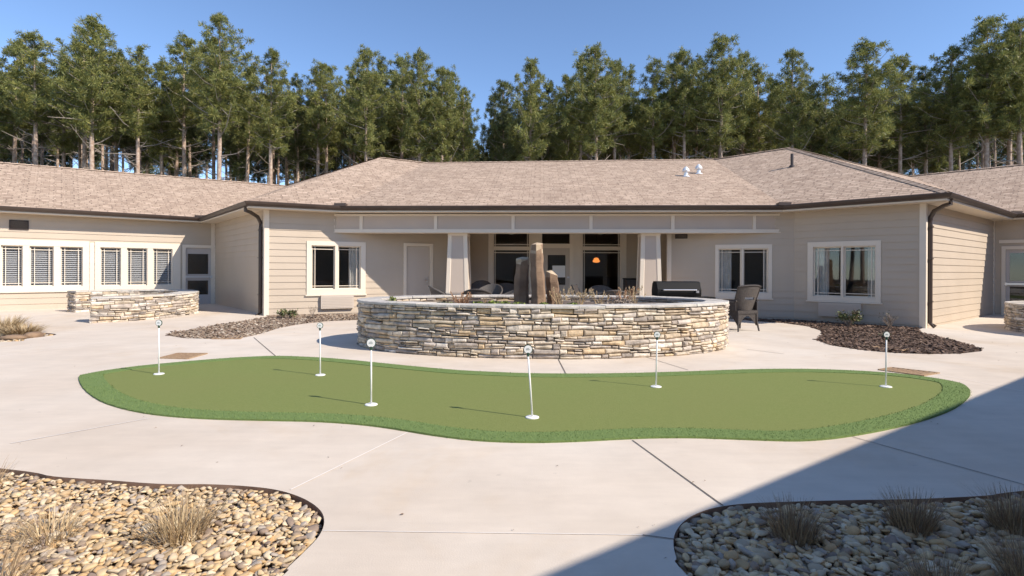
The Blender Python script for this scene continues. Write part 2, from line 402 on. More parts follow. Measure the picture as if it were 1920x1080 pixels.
def add_window(w, outer, panes, blind=False, curtain=None, muntin='prairie', depth=3.2, slider=False, room=True, lean=0, sillz=None, valance=False):
    a0, z0, a1, z1 = w.rect(*outer)
    if sillz is not None: z0 = sillz
    ps = [w.rect(*p) for p in panes]
    zp0 = sum(p[1] for p in ps)/len(ps); zp1 = sum(p[3] for p in ps)/len(ps)
    w.open.append((a0+.02, z0+.02, a1-.02, z1-.02))
    mb = MB()
    o0, o1 = -.11, .034
    w.box(mb, a0, a1, zp1, z1, o0, o1); w.box(mb, a0-.0, a1+.0, z0, zp0, o0, o1)
    cur = a0
    for i, p in enumerate(ps):
        oo = o1 - .006 if i else o1
        w.box(mb, cur, p[0], zp0, zp1, o0, oo); cur = p[2]
    w.box(mb, cur, a1, zp0, zp1, o0, o1)
    # outer casing bead and sill nose
    w.box(mb, a0-.03, a1+.03, z0-.035, z0-.002, -.01, .055)
    win = bb(mb, 'window', M['trim'])
    for p in ps:
        pa, pb = p[0], p[2]
        gm = MB(); w.box(gm, pa+.001, pb-.001, zp0+.001, zp1-.001, -.066, -.060); bb(gm, 'pane', M['glass'], win)
        sm = MB(); t = .032     # sash
        w.box(sm, pa, pb, zp1-t, zp1, -.08, -.045); w.box(sm, pa, pb, zp0, zp0+t, -.08, -.045)
        w.box(sm, pa, pa+t, zp0+t, zp1-t, -.08, -.045); w.box(sm, pb-t, pb, zp0+t, zp1-t, -.08, -.045)
        bb(sm, 'sash', M['trim'], win)
        mm = MB(); q = min(.13, (pb-pa)*.2)
        if muntin == 'prairie':
            for aa in (pa+q, pb-q): w.box(mm, aa-.009, aa+.009, zp0+t, zp1-t, -.059, -.047)
            for zz in (zp0+q, zp1-q): w.box(mm, pa+t, pb-t, zz-.009, zz+.009, -.0585, -.0465)
        elif muntin == 'ends':
            for zz in (zp0+.09, zp1-.10): w.box(mm, pa+t, pb-t, zz-.009, zz+.009, -.0585, -.0465)
            aa = pa+.10 if p is ps[0] else pb-.10
            w.box(mm, aa-.009, aa+.009, zp0+t, zp1-t, -.059, -.047)
        if mm.f: bb(mm, 'muntin', M['trim'], win)
        if blind:
            bm_ = MB(); z = zp1-.05
            while z > zp0+.03:
                ang = .35
                bm_.hexa([w.P(pa+.02,z-.022,-.10), w.P(pb-.02,z-.022,-.10), w.P(pb-.02,z+.018,-.135), w.P(pa+.02,z+.018,-.135),
                          w.P(pa+.02,z-.019,-.10), w.P(pb-.02,z-.019,-.10), w.P(pb-.02,z+.021,-.135), w.P(pa+.02,z+.021,-.135)])
                z -= .062
            for aa in (pa+.2*(pb-pa), pb-.2*(pb-pa)): w.box(bm_, aa-.004, aa+.004, zp0+.03, zp1-.03, -.152, -.149)
            bb(bm_, 'blind', M['blind'], win)
    W0_, W1_ = ps[0][0], ps[-1][2]
    if curtain:
        for side, wid in curtain:
            cm = MB(); n = 26
            base = W0_ if side < 0 else W1_
            pts = []
            for i in range(n+1):
                t = i/n; aa = base - side*wid*t*1.0 - side*(-.04); pts.append((aa, -.2 - .035*math.sin(t*26) - .015*math.sin(t*11)))
            for i in range(n):
                (u0,v0),(u1,v1) = pts[i], pts[i+1]
                cm.poly([w.P(u0,zp0-.3,v0), w.P(u1,zp0-.3,v1), w.P(u1,zp1+.1,v1), w.P(u0,zp1+.1,v0)])
            bb(cm, 'curtain', M['curtain'], win, True)
    if valance:
        cm = MB(); n = 40
        for i in range(n):
            t0, t1 = i/n, (i+1)/n
            f_ = lambda t: zp1 - .16 - .09*math.cos(t*math.pi*4) 
            u0 = W0_+(W1_-W0_)*t0; u1 = W0_+(W1_-W0_)*t1
            g_ = lambda t: -.2-.03*math.sin(t*50)
            cm.poly([w.P(u0,f_(t0),g_(t0)), w.P(u1,f_(t1),g_(t1)), w.P(u1,zp1+.1,g_(t1)), w.P(u0,zp1+.1,g_(t0))])
        bb(cm, 'valance', M['valance'], win, True)
    if room:
        room_box(w, a0-.25, a1+.25, .0, 2.7, depth)
    return win, ps, (zp0, zp1)
def room_box(w, a0, a1, z0, z1, depth):
    mb = MB(); o0, o1 = -.115, -.115-depth
    mb.poly([w.P(a0,z0,o1), w.P(a1,z0,o1), w.P(a1,z1,o1), w.P(a0,z1,o1)])
    mb.poly([w.P(a0,z0,o0), w.P(a0,z1,o0), w.P(a0,z1,o1), w.P(a0,z0,o1)])
    mb.poly([w.P(a1,z0,o0), w.P(a1,z1,o0), w.P(a1,z1,o1), w.P(a1,z0,o1)])
    mb.poly([w.P(a0,z1,o0), w.P(a1,z1,o0), w.P(a1,z1,o1), w.P(a0,z1,o1)])
    mb.poly([w.P(a0,z0,o0), w.P(a1,z0,o0), w.P(a1,z0,o1), w.P(a0,z0,o1)])
    bb(mb, 'interior_room', M['interior'])
def casing(w, mb, a0, a1, z0, z1, t=.1, o=.034, bottom=False):
    w.box(mb, a0-t, a1+t, z1, z1+t, -.05, o); w.box(mb, a0-t, a0, z0, z1, -.05, o); w.box(mb, a1, a1+t, z0, z1, -.05, o)
def corner_board(p, w1, w2, z1=2.93, t=.10):
    """outside corner where w1 ends and w2 starts"""
    mb = MB()
    if w1: w1.box(mb, w1.L-t, w1.L+.024, -.1, z1, -.03, .026)
    if w2: w2.box(mb, -.02, t, -.1, z1-.001, -.031, .0285)
    bb(mb, 'corner_board', M['trim'])
def louvre(w, r):
    a0, z0, a1, z1 = w.rect(*r); mb = MB()
    w.box(mb, a0, a1, z0, z0+.02, -.0, .035); w.box(mb, a0, a1, z1-.02, z1, 0, .035)
    w.box(mb, a0, a0+.02, z0+.02, z1-.02, 0, .035); w.box(mb, a1-.02, a1, z0+.02, z1-.02, 0, .035)
    n = max(3, int((z1-z0)/.035))
    for i in range(n):
        z = z0+.02+(z1-z0-.04)*(i+.2)/n; h = (z1-z0-.04)/n
        mb.hexa([w.P(a0+.02,z,.032), w.P(a1-.02,z,.032), w.P(a1-.02,z+h*.5,.017), w.P(a0+.02,z+h*.5,.017),
                 w.P(a0+.02,z+.006,.032), w.P(a1-.02,z+.006,.032), w.P(a1-.02,z+h*.5+.006,.017), w.P(a0+.02,z+h*.5+.006,.017)])
    bb(mb, 'wall_vent', M['dark'])
def ac_unit(w, r):
    a0, z0, a1, z1 = w.rect(*r); mb = MB(); d = .11
    w.box(mb, a0, a1, z0, z1, -.02, d)
    cv = bb(mb, 'air_conditioner_cover', M['door'])
    lm = MB()
    n = 7
    for i in range(n):
        z = z0+.03+(z1-z0-.06)*i/n; w.box(lm, a0+.04, a1-.04, z, z+.012, d, d+.008)
    bb(lm, 'grille', M['door'], cv)

# ---- walls
w1 = Wall(wW, wE); w2 = Wall(wE, wB)
dAB = xy(A - B).normalized(); w3full = Wall(wB, wB + dAB*12)
s3, _ = w3full.px(877, 520); w3 = Wall(wB, w3full.p0 + w3full.d*s3)
BACKY = 18.3
w3b = Wall(w3.p1, (w3.p1.x, BACKY))
w6full = Wall(wC - dFG*6, wD)
s6, _ = w6full.px(1489, 520); J = w6full.p0 + w6full.d*s6
w6 = Wall(J, wD)
dR = Vector((1, -.32)).normalized(); w5full = Wall(J - dR*9, J)
s5, _ = w5full.px(1252, 520); w5 = Wall(w5full.p0 + w5full.d*s5, J)
w5b = Wall((w5.p0.x, BACKY), w5.p0)
w4 = Wall((w3b.p1.x, BACKY), (w5b.p0.x, BACKY))
w7 = Wall(wD, wF); w8 = Wall(wF, wG); w9 = Wall(wG, wH)

# left wing windows
add_window(w1, (178,455.5,338,544), [(188,464.5,226.7,535.5),(238,465,276,535.5),(287,466,323,535)], blind=True)
add_window(w1, (-60,449.5,167,546), [(-52,460,-8,537.5),(2,460.5,42.6,537.5),(55.5,461,100.7,537),(113,461.5,155,537)], blind=True)
louvre(w1, (17,413,54,431))
# trim band between the two window groups
bm1 = MB(); a0, z0, a1, z1 = w1.rect(168.5,455,176.5,545); w1.box(bm1, a0, a1, z0, z1, 0, .022); bb(bm1, 'window_trim', M['trim'])
# exit door in the left wing
def exit_door(w, r, glasses, bar, gmat='glass', zb=.02, swing=1):
    a0, z0, a1, z1 = w.rect(*r); z0 = zb
    w.open.append((a0-.02, -.2, a1+.02, z1+.02))
    cm = MB(); casing(w, cm, a0, a1, z0-.15, z1, .1)
    fr = bb(cm, 'door_frame', M['trim'])
    dm = MB(); gs = [w.rect(*g) for g in glasses]; ga0 = sum(g[0] for g in gs)/len(gs); ga1 = sum(g[2] for g in gs)/len(gs)
    gs = sorted(gs, key=lambda g: g[1]); o0, o1 = -.09, -.045
    w.box(dm, a0+.003, ga0, z0, z1, o0, o1); w.box(dm, ga1, a1-.003, z0, z1, o0, o1)
    cur = z0
    for g in gs:
        w.box(dm, ga0, ga1, cur, g[1], o0, o1); cur = g[3]
    w.box(dm, ga0, ga1, cur, z1, o0, o1)
    dr = bb(dm, 'door', M['doorgrey'])
    for g in gs:
        pm = MB(); w.box(pm, ga0, ga1, g[1], g[3], -.07, -.064); bb(pm, 'pane', M['glass'], dr)
    if bar:
        b0 = w.rect(*bar); hm = MB(); zc = (b0[1]+b0[3])/2
        w.box(hm, b0[0], b0[2], zc-.03, zc+.03, .0, .035)
        w.box(hm, b0[0], b0[0]+.06, zc-.045, zc+.045, -.045, .045); w.box(hm, b0[2]-.06, b0[2], zc-.045, zc+.045, -.045, .045)
        bb(hm, 'push_bar', M['steel'], dr)
    room_box(w, a0-.3, a1+.3, 0.0, 2.6, 3)
    return dr
exit_door(w1, (348,465,402,568), [(352.5,476,391,514),(352.5,526,391,552.5)], (347,515,398,523), zb=.075)
# left block
add_window(w3, (575,453,685,552), [(584,461,628,542),(634,461,676,542)], muntin='ends', curtain=[(-1,.12),(1,.34)])
ac_unit(w3, (601,553,662,578))
def solid_door(w, r, zb=0):
    a0, z0, a1, z1 = w.rect(*r); z0 = zb
    w.open.append((a0-.02, -.2, a1+.02, z1+.02))
    cm = MB(); casing(w, cm, a0, a1, z0-.1, z1, .09); bb(cm, 'door_frame', M['trim'])
    dm = MB(); w.box(dm, a0+.004, a1-.004, z0, z1-.004, -.07, -.02); dr = bb(dm, 'door', M['door'])
    hm = MB(); p = w.P(a1-.08, 1.0, -.02); q = w.P(a1-.08, 1.0, .04); r_ = w.P(a1-.19, 1.0, .045)
    hm.tube([p, q, r_], .012, 8); w.box(hm, a1-.11, a1-.05, .93, 1.07, -.02, -.012)
    bb(hm, 'door_handle', M['steel'], dr)
solid_door(w3, (762,462,806,560), .06)
# porch back wall: two tall windows with transoms and a glazed door between
def glazed(w, x0, x1, ytr0, ytr1, ym0, ym1, val=True):
    pass
w4rect = w4.rect
def z_at(w, x, y): return w.px(x, y)[1]
zt1 = 2.80
add_window(w4, (916,424,997,560), [(924.5,426,993,558)], muntin=None, depth=7, valance=True, curtain=[(-1,.08)], room=False)
add_window(w4, (1088,424,1174,560), [(1092,426,1164,558)], muntin=None, depth=7, valance=True, room=False)
for xa, xb in ((924.5,993),(1092,1164)):    # transom rails and their bars
    tm = MB(); a0, _ = w4.px(xa, 465); a1, _ = w4.px(xb, 465); zz0 = z_at(w4, xa, 469); zz1 = z_at(w4, xa, 462)
    w4.box(tm, a0, a1, zz0, zz1, -.1, .03)
    for y in (458.5, 473.5): zz = z_at(w4, xa, y); w4.box(tm, a0, a1, zz-.012, zz+.012, -.06, -.04)
    for x in (xa+4, xb-4): aa, _ = w4.px(x, 465); w4.box(tm, aa-.01, aa+.01, .4, 2.7, -.059, -.041)
    bb(tm, 'transom_rail', M['trim'])
# middle bay: transom + door
a0, _ = w4.px(997.5, 465); a1, _ = w4.px(1087.5, 465)
da0, _ = w4.px(1016, 500); da1, _ = w4.px(1068, 500); zd = z_at(w4, 1040, 465); ztop = z_at(w4, 1040, 457)
w4.open.append((a0, -.2, a1, 2.85))
mm = MB()
w4.box(mm, a0, da0, -.15, 2.93, -.1, .03); w4.box(mm, da1, a1, -.15, 2.93, -.1, .03); w4.box(mm, da0, da1, zd, ztop, -.1, .025)
w4.box(mm, da1+.08, da1+.16, -.1, 2.9, .03, .05)
bb(mm, 'door_frame', M['trim'])
dm = MB(); g0, _ = w4.px(1027, 500); g1, _ = w4.px(1060.5, 500); gz0 = z_at(w4, 1040, 534); gz1 = z_at(w4, 1040, 478)
w4.box(dm, da0, g0, .02, zd, -.09, -.04); w4.box(dm, g1, da1, .02, zd, -.09, -.04); w4.box(dm, g0, g1, gz1, zd, -.09, -.04)
w4.box(dm, g0, g1, gz0-.35, gz0, -.09, -.04); w4.box(dm, g0, g1, .02, .3, -.09, -.04)
pd = bb(dm, 'door', M['door'])
gm = MB(); w4.box(gm, g0, g1, gz0, gz1, -.07, -.064); w4.box(gm, g0, g1, .3, gz0-.35, -.07, -.064); bb(gm, 'pane', M['glass'], pd)
gm = MB(); w4.box(gm, da0, da1, ztop, 2.9, -.07, -.064); bb(gm, 'pane', M['glass'], pd)
nm = MB(); q = w4.rect(1036,498,1060,520); w4.box(nm, q[0], q[2], q[1], q[3], -.062, -.058); bb(nm, 'door_notice', M['white'], pd)
hm = MB(); aa, zz = w4.px(1066, 520); w4.box(hm, aa-.04, aa+.04, zz-.03, zz+.03, -.04, .0); bb(hm, 'door_handle', M['steel'], pd)
room_box(w4, a0-2.3, a1+2.3, .0, 2.95, 7)
# hanging lamp seen through the right window
lx = at_y(1118, 487, BACKY+2.6)
lm = MB(); lm.lathe((lx.x, lx.y, lx.z-.11), [(.02,0),(.11,.015),(.15,.07),(.09,.10),(.11,.13),(.06,.18),(.02,.19)], 16); bb(lm, 'ceiling_lamp', M['lamp'], None, True)
lm = MB(); lm.tube([(lx.x,lx.y,lx.z+.1),(lx.x,lx.y,2.94)], .01, 6); bb(lm, 'lamp_cord', M['dark'])
# right porch wall and right block
add_window(w5, (1341,458.5,1447,558.5), [(1347,466,1390,549),(1393.5,466,1440,549)], muntin='ends', curtain=[(-1,.40),(1,.14)])
louvre(w5, (1266,439,1289,447.5))
add_window(w6, (1515,452.5,1652,565), [(1525,462,1577.5,557),(1582,462,1642,557)], muntin='ends', curtain=[(-1,.36),(1,.26)])
ac_unit(w6, (1537,568,1616,594))
exit_door(w8, (1886,467,1975,588), [(1893,474,1966,527),(1893,538,1966,570)], (1884,529,1972,537), zb=.0)
for w in (w1, w2, w3, w3b, w4, w5b, w5, w6, w7, w8, w9): siding_wall(w)
corner_board(None, w2, w3); corner_board(None, w3, w3b); corner_board(None, w5b, w5); corner_board(None, w6, w7)
mb = MB(); w1.box(mb, w1.L-.13, w1.L-.015, -.1, 2.92, -.01, .027); bb(mb, 'corner_board', M['trim'])
mb = MB(); w7.box(mb, w7.L-.12, w7.L-.015, -.1, 2.92, -.01, .027); bb(mb, 'corner_board', M['trim'])
# head band over the right entry
mb = MB(); w8.box(mb, .12, 2.6, 2.2, 2.3, 0, .04); bb(mb, 'head_trim', M['trim'])
# foundation strip
for w in (w1, w2, w3, w6, w7, w5): mb = MB(); w.box(mb, 0, w.L, -.2, .055, -.05, -.004); bb(mb, 'foundation', M['stone_core'])

# ---- soffit, gutter, roof
def sweep(poly, prof, name, m, closed_prof=True):
    """prof: (offset away from court, z)"""
    mb = MB(); rails = []
    for d, z in prof:
        rails.append([Vector((p.x, p.y, z)) for p in off_poly(poly, d)])
    n = len(prof)
    for i in range(len(poly)-1):
        for k in range(n if closed_prof else n-1):
            k2 = (k+1) % n
            mb.poly([rails[k][i], rails[k][i+1], rails[k2][i+1], rails[k2][i]])
    if closed_prof:
        mb.poly([rails[k][0] for k in range(n)]); mb.poly([rails[k][-1] for k in range(n)][::-1])
    return bb(mb, name, m)
SOF = 2.90
sweep(EAVE, [(-.10,3.045),(-.115,3.03),(-.095,2.985),(-.06,2.945),(-.0,2.925),(.012,2.925),(.012,3.03),(-.075,3.03)], 'gutter', M['gutter'])
sweep(EAVE, [(.013,SOF-.012),(.013,3.04),(.035,3.04),(.035,SOF-.012)], 'fascia', M['trim'])
sweep(EAVE, [(.036,SOF),(1.15,SOF),(1.15,SOF+.012),(.036,SOF+.012)], 'soffit', M['soffit'])
# porch ceiling
mb = MB(); cz = SOF-.02
cp = [xy(A)+Vector((-2.5,.55)), xy(C)+Vector((2.2,.62)), Vector((7.5,BACKY+.4)), Vector((-6,BACKY+.4))]
mb.poly([(p.x,p.y,cz) for p in cp]); mb.poly([(p.x,p.y,cz+.01) for p in cp][::-1]); bb(mb, 'porch_ceiling', M['soffit'])
# porch beam: panelled frieze
bo = .42
fb = off_poly([A, C], bo); wbm0 = Wall(fb[0], fb[1])
sL, _ = wbm0.px(620, 430); sR, _ = wbm0.px(1488, 430)
wbm = Wall(wbm0.p0 + wbm0.d*sL, wbm0.p0 + wbm0.d*sR)
zbt = wbm.px(960, 436.5)[1]; 
mb = MB(); wbm.box(mb, 0, wbm.L, zbt+.01, SOF-.022, -.36, 0); beam = bb(mb, 'porch_beam', M['panel'])
mb = MB()
wbm.box(mb, -.003, wbm.L+.003, zbt, zbt+.10, -.37, .03); wbm.box(mb, -.002, wbm.L+.002, SOF-.085, SOF-.023, -.0, .028)
for x0, x1 in ((620,628),(674.5,680.5),(814,820),(959,965),(1105,1111),(1258,1264.5),(1411,1417),(1477.5,1488)):
    a0, _ = wbm.px(x0, 420); a1, _ = wbm.px(x1, 420); wbm.box(mb, a0, a1, zbt+.10, SOF-.085, 0, .026)
bb(mb, 'beam_trim', M['trim'], beam)
# tapered columns
def column(xc0, xc1):
    sa, _ = wbm.px(xc0, 440); sb, _ = wbm.px(xc1, 440); c = (sa+sb)/2; ht = (sb-sa)/2; zt = zbt-.001; zb = 0.0; hb = ht*1.27
    def cor(h, z, o=0): 
        d0 = .02+ht*0; cy = -.20-ht
        return [wbm.P(c-h-o, z, cy+h+o), wbm.P(c+h+o, z, cy+h+o), wbm.P(c+h+o, z, cy-h-o), wbm.P(c-h-o, z, cy-h-o)]
    mb = MB(); mb.hexa(cor(hb-.012, zb)+cor(ht-.012, zt)); col = bb(mb, 'porch_column', M['panel'])
    tm = MB(); t = .11
    cb, ct = cor(hb, zb), cor(ht, zt)
    for i in range(4):   # corner boards following the taper, one on each side of each arris
        p0, p1 = cb[i], ct[i]
        for j in (1, 3):
            q0 = cb[(i+j) % 4]; q1 = ct[(i+j) % 4]
            d0 = (q0-p0).normalized()*t; d1 = (q1-p1).normalized()*t*.9
            inn0 = (cb[(i+2) % 4]-p0).normalized()*.035; inn1 = (ct[(i+2) % 4]-p1).normalized()*.035
            tm.hexa([p0, p0+d0, p0+d0+inn0, p0+inn0, p1, p1+d1, p1+d1+inn1, p1+inn1])
    h1 = cor(ht+.012, zt-.07); h2 = cor(ht+.012, zt-.001); tm.hexa(h1+h2)
    tm.hexa(cor(hb+.02, 0)+cor(hb+.014, .16))
    bb(tm, 'column_trim', M['trim'], col)
column(838, 874); column(1205, 1240.5)

# roof planes
PITCH_L, PITCH_R = .42, .42
pC, nC = plane3(A, C, Vector(((A.x+C.x)/2, (A.y+C.y)/2+1, EZ+.36)))
VL = at_plane(800,306,pC,nC); VR = at_plane(1337,299.5,pC,nC)
pl, nl = plane3(A, B, VL); T = at_plane(712,296,pl,nl)
def pitched(p, q, k):      # roof plane rising away from the court at slope k above the eave p-q
    d = xy(q-p).normalized(); m = (p+q)/2; return plane3(p, q, Vector((m.x-d.y, m.y+d.x, EZ+k)))
pw, nw = pitched(W, E, PITCH_L); V = at_plane(538,349,pw,nw); Rl = at_plane(0,305.5,pw,nw); Rl2 = V + (Rl-V)*2.2
pr, nr = plane3(C, D, VR); T2 = at_plane(1480,278,pr,nr)
pg, ng = pitched(Fp, Gp, PITCH_R); V2 = at_plane(1702,331,pg,ng); Rr = at_plane(1920,312,pg,ng)
print('ROOF', [tuple(round(c,2) for c in v) for v in (A,B,C,D,E,Fp,Gp,Hp,VL,VR,T,V,Rl,T2,V2,Rr)])
nGH = xy(Hp-Gp).normalized(); nout = Vector((-nGH.y, nGH.x))
rdir = (Rr-V2).normalized(); rt_ = (5.0 - xy(V2-Gp).dot(nout))/xy(rdir).dot(nout); Rr2 = V2 + rdir*rt_; Rr2.z = EZ + .42*5.0
def up(p, dirn, run, rise): return Vector((p.x+dirn.x*run, p.y+dirn.y*run, p.z+rise))
H2 = up(Hp, nout, 5, 2.1); Gs = Gp + (Rr2 - Gp)*1.0
uvs = []
rm = MB(); rm.uv = []
LIFT = Vector((0,0,.012))
def roofface(pts, e0, e1):
    n = (pts[1]-pts[0]).cross(pts[2]-pts[0]); 
    u = (e1-e0).normalized(); nn = n.normalized(); v = nn.cross(u)
    if v.z < 0: v = -v
    # lip over the gutter
    rm.poly([p+LIFT for p in pts]); rm.uv.append([((p-e0).dot(u), (p-e0).dot(v)) for p in pts])
roofface([A,C,VR,VL], A, C); roofface([B,A,VL,T], B, A); roofface([E,B,T], E, B); roofface([E,T,V], E, B)
roofface([W,E,V,Rl2], W, E); roofface([C,D,T2,VR], C, D); roofface([D,Fp,T2], D, Fp); roofface([Fp,V2,T2], D, Fp)
roofface([Fp,Gp,Rr2,V2], Fp, Gp); roofface([Gp,Hp,H2,Rr2], Gp, Hp)
sil = [Rl2, V, T, VL, VR, T2, V2, Rr2]
bk = [p + (Vector((-5,6,0)) if i < 2 else Vector((0,8,0)) if i < 6 else Vector((6,5,0))) for i, p in enumerate(sil)]
bk = [Vector((p.x, p.y, 2.6)) for p in bk]
for i in range(len(sil)-1): roofface([sil[i+1], sil[i], bk[i], bk[i+1]], sil[i+1], sil[i])
roofface([Rr2, H2, H2+Vector((5,-6,-2)), Rr2+Vector((6,-2,-3))], Rr2, H2)
# thin drip edge turned down over the gutter
roof = bb(rm, 'roof', M['roof'])
dm = MB()
for i in range(len(EAVE)-1):
    p, q = EAVE[i], EAVE[i+1]; dm.poly([p+LIFT, q+LIFT, q+Vector((0,0,-.03)), p+Vector((0,0,-.03))])
bb(dm, 'drip_edge', M['gutter'], roof)
rc = MB(); rc.uv = []
def capline(p, q, wd=.12):
    d = (q-p); L_ = d.length; d.normalize(); side = d.cross(Vector((0,0,1))).normalized()
    n = max(1, int(L_/.2))
    for i in range(n):
        a = p + d*(L_*i/n) ; c = p + d*(L_*(i+1)/n+.03); h0, h1 = .030, .045
        v = [a-side*wd+Vector((0,0,h0-.045)), a+Vector((0,0,h0)), a+side*wd+Vector((0,0,h0-.045)), c-side*wd+Vector((0,0,h1-.05)), c+Vector((0,0,h1)), c+side*wd+Vector((0,0,h1-.05))]
        rc.raw(v, [(0,1,4,3),(1,2,5,4)]); rc.uv += [[(i*.3,0),(i*.3,.12),(i*.3+.1,.12),(i*.3+.1,0)]]*2
for p, q in ((Rl2,V),(V,T),(T,VL),(VL,VR),(VR,T2),(T2,V2),(V2,Rr2),(T2,D)): capline(p, q)
bb(rc, 'ridge_cap', M['roof'], roof)
# things on the roof
def on_plane(px, py, p, n): return at_plane(px, py, p, n)
for px_, py_, h in ((1286,331,.20),(1310,326,.20)):
    q = on_plane(px_, py_, pC, nC); mb = MB()
    mb.lathe((q.x,q.y,q.z-.05), [(.07,0),(.07,.16),(.045,.17),(.045,.20),(.115,.21),(.125,.25),(.09,.32),(.05,.36),(.025,.385),(.001,.39)], 16)
    mb.lathe((q.x,q.y,q.z-.02), [(.14,0),(.12,.03),(.08,.05)], 16)
    bb(mb, 'roof_vent', M['galv'], roof, False)
q = on_plane(1485, 313, pr, nr); mb = MB(); mb.lathe((q.x,q.y,q.z-.1), [(.045,0),(.045,.52)], 12); mb.lathe((q.x,q.y,q.z-.05), [(.11,0),(.10,.06),(.06,.11)], 12)
bb(mb, 'vent_pipe', M['dark'], roof)
q = V + Vector((1.1,2.5,-.2)); mb = MB(); mb.lathe((q.x,q.y,q.z), [(.05,0),(.05,.75)], 10); bb(mb, 'vent_pipe', M['dark'], roof)
# splash guards at the inside corners of the gutter
for p in (A, C, E, Fp):
    mb = MB(); mb.box((p.x-.16,p.y-.13,EZ-.01),(p.x+.16,p.y-.10,EZ+.07)); mb.box((p.x-.16,p.y-.10,EZ-.01),(p.x-.135,p.y+.04,EZ+.06)); mb.box((p.x+.135,p.y-.10,EZ-.01),(p.x+.16,p.y+.04,EZ+.06))
    bb(mb, 'splash_guard', M['gutter'])
# downpipes
def downpipe(eave, w, s, wallend=0):
    mb = MB(); top = Vector((eave.x, eave.y, 2.93))
    p1 = w.P(s, 2.62, .06); p2 = w.P(s, .12, .06)
    path = [top, top+Vector((0,0,-.10)), top.lerp(p1, .30)+Vector((0,0,-.03)), top.lerp(p1, .80)+Vector((0,0,.03)), p1+Vector((0,0,-.05)), w.P(s,2.4,.06), p2, w.P(s,.03,.16)]
    mb.tube(path, .05, 8)
    for z in (.6, 1.6, 2.35): w.box(mb, s-.06, s+.06, z, z+.03, 0, .115)
    bb(mb, 'downpipe', M['gutter'], None, False)
e2 = off_poly([E, B], 0); downpipe(Vector((B.x, B.y, 0)) + Vector((-.18,.22,0)), w2, w2.L-.22)
downpipe(Vector((D.x, D.y, 0)) + Vector((.22,.18,0)), w7, .16)
# rear closing wall so no light leaks in
mb = MB()
for i in range(len(bk)-1): mb.poly([(bk[i].x,bk[i].y-.4,0),(bk[i+1].x,bk[i+1].y-.4,0),(bk[i+1].x,bk[i+1].y-.4,2.7),(bk[i].x,bk[i].y-.4,2.7)])
bb(mb, 'rear_wall', M['siding'])

# ------------------------------------------------------------------ ground
mb = MB(); Gs_ = 260
mb.poly([(-Gs_,-40,-.20),(Gs_,-40,-.20),(Gs_,330,-.20),(-Gs_,330,-.20)]); tag(mb.build('ground', M['forest_floor']), kind='structure')
def curve(pts, n=6, closed=True):
    """Catmull-Rom through plan points"""
    P = [Vector((p[0], p[1])) for p in pts]; out = []; m = len(P)
    rng = range(m) if closed else range(m-1)
    for i in rng:
        if closed: p0,p1,p2,p3 = P[(i-1)%m],P[i],P[(i+1)%m],P[(i+2)%m]
        else: p0,p1,p2,p3 = P[max(i-1,0)],P[i],P[i+1],P[min(i+2,m-1)]
        for k in range(n):
            t = k/n; out.append(.5*((2*p1)+(-p0+p2)*t+(2*p0-5*p1+4*p2-p3)*t*t+(-p0+3*p1-3*p2+p3)*t**3))
    if not closed: out.append(P[-1])
    return out
def inside(p, poly):
    c = False; j = len(poly)-1; x, y = p[0], p[1]
    for i in range(len(poly)):
        a, b_ = poly[i], poly[j]
        if (a[1] > y) != (b_[1] > y) and x < (b_[0]-a[0])*(y-a[1])/(b_[1]-a[1]) + a[0]: c = not c
        j = i
    return c
def dist_poly(p, poly):
    best = 1e9; q = Vector((p[0],p[1]))
    for i in range(len(poly)):
        a, b_ = poly[i-1], poly[i]; d = b_-a; t = max(0,min(1,(q-a).dot(d)/max(1e-9,d.length_squared))); best = min(best,(q-(a+d*t)).length)
    return best
def gp(lst): return [xy(G(*p)) for p in lst]
bedL = curve(gp([(0,878),(100,893),(200,900),(300,907),(400,908),(480,913),(530,921),(572,936),(600,956),(608,978),(598,1005),(570,1035),(540,1064),(505,1100)]) + [Vector((-1.3,1.2)),Vector((-3,1.0)),Vector((-6,1.6)),Vector((-7,3.0)),Vector((-5.5,4.0))], 5)
bedR = curve(gp([(1290,1080),(1268,1045),(1263,1010),(1275,985),(1300,966),(1340,952),(1400,944),(1500,940),(1600,937.5),(1700,936),(1800,932),(1860,928),(1920,920)]) + [Vector((4.6,3.6)),Vector((6.2,3.3)),Vector((5.2,1.9)),Vector((2.2,1.0)),Vector((1.0,1.4))], 5)
a_ = w3.P(.05,0,.02); b_ = w3.P(w3.L*.42,0,.02)
bedML = gp([(505,594),(440,604),(380,614),(325,623),(312,629),(345,634),(400,635.5),(455,633),(492,625),(520,616),(560,608),(610,602.5),(668,600),(740,596)]) + [xy(b_), xy(a_)]
a2 = w5.P(w5.L*.45,0,.02); j2 = w5.P(w5.L,0,.02); d2_ = w6.P(w6.L-.02,0,.02)
bedMR = gp([(1412,602),(1470,606),(1515,612),(1538,620),(1542,629),(1527,637),(1560,648),(1620,657),(1680,662),(1740,664),(1800,663),(1838,659),(1843,656),(1825,648),(1780,636),(1738,626),(1722,621),(1722,617)]) + [xy(d2_), xy(j2), xy(a2)]
bedFL = curve(gp([(106,627),(60,622),(0,612)]) + [Vector((-13.6,12.9)), Vector((-14.4,11.5)), Vector((-12.5,9.4))] + gp([(0,641),(50,635)]), 5)
beds = [bedL, bedR, bedML, bedMR, bedFL]
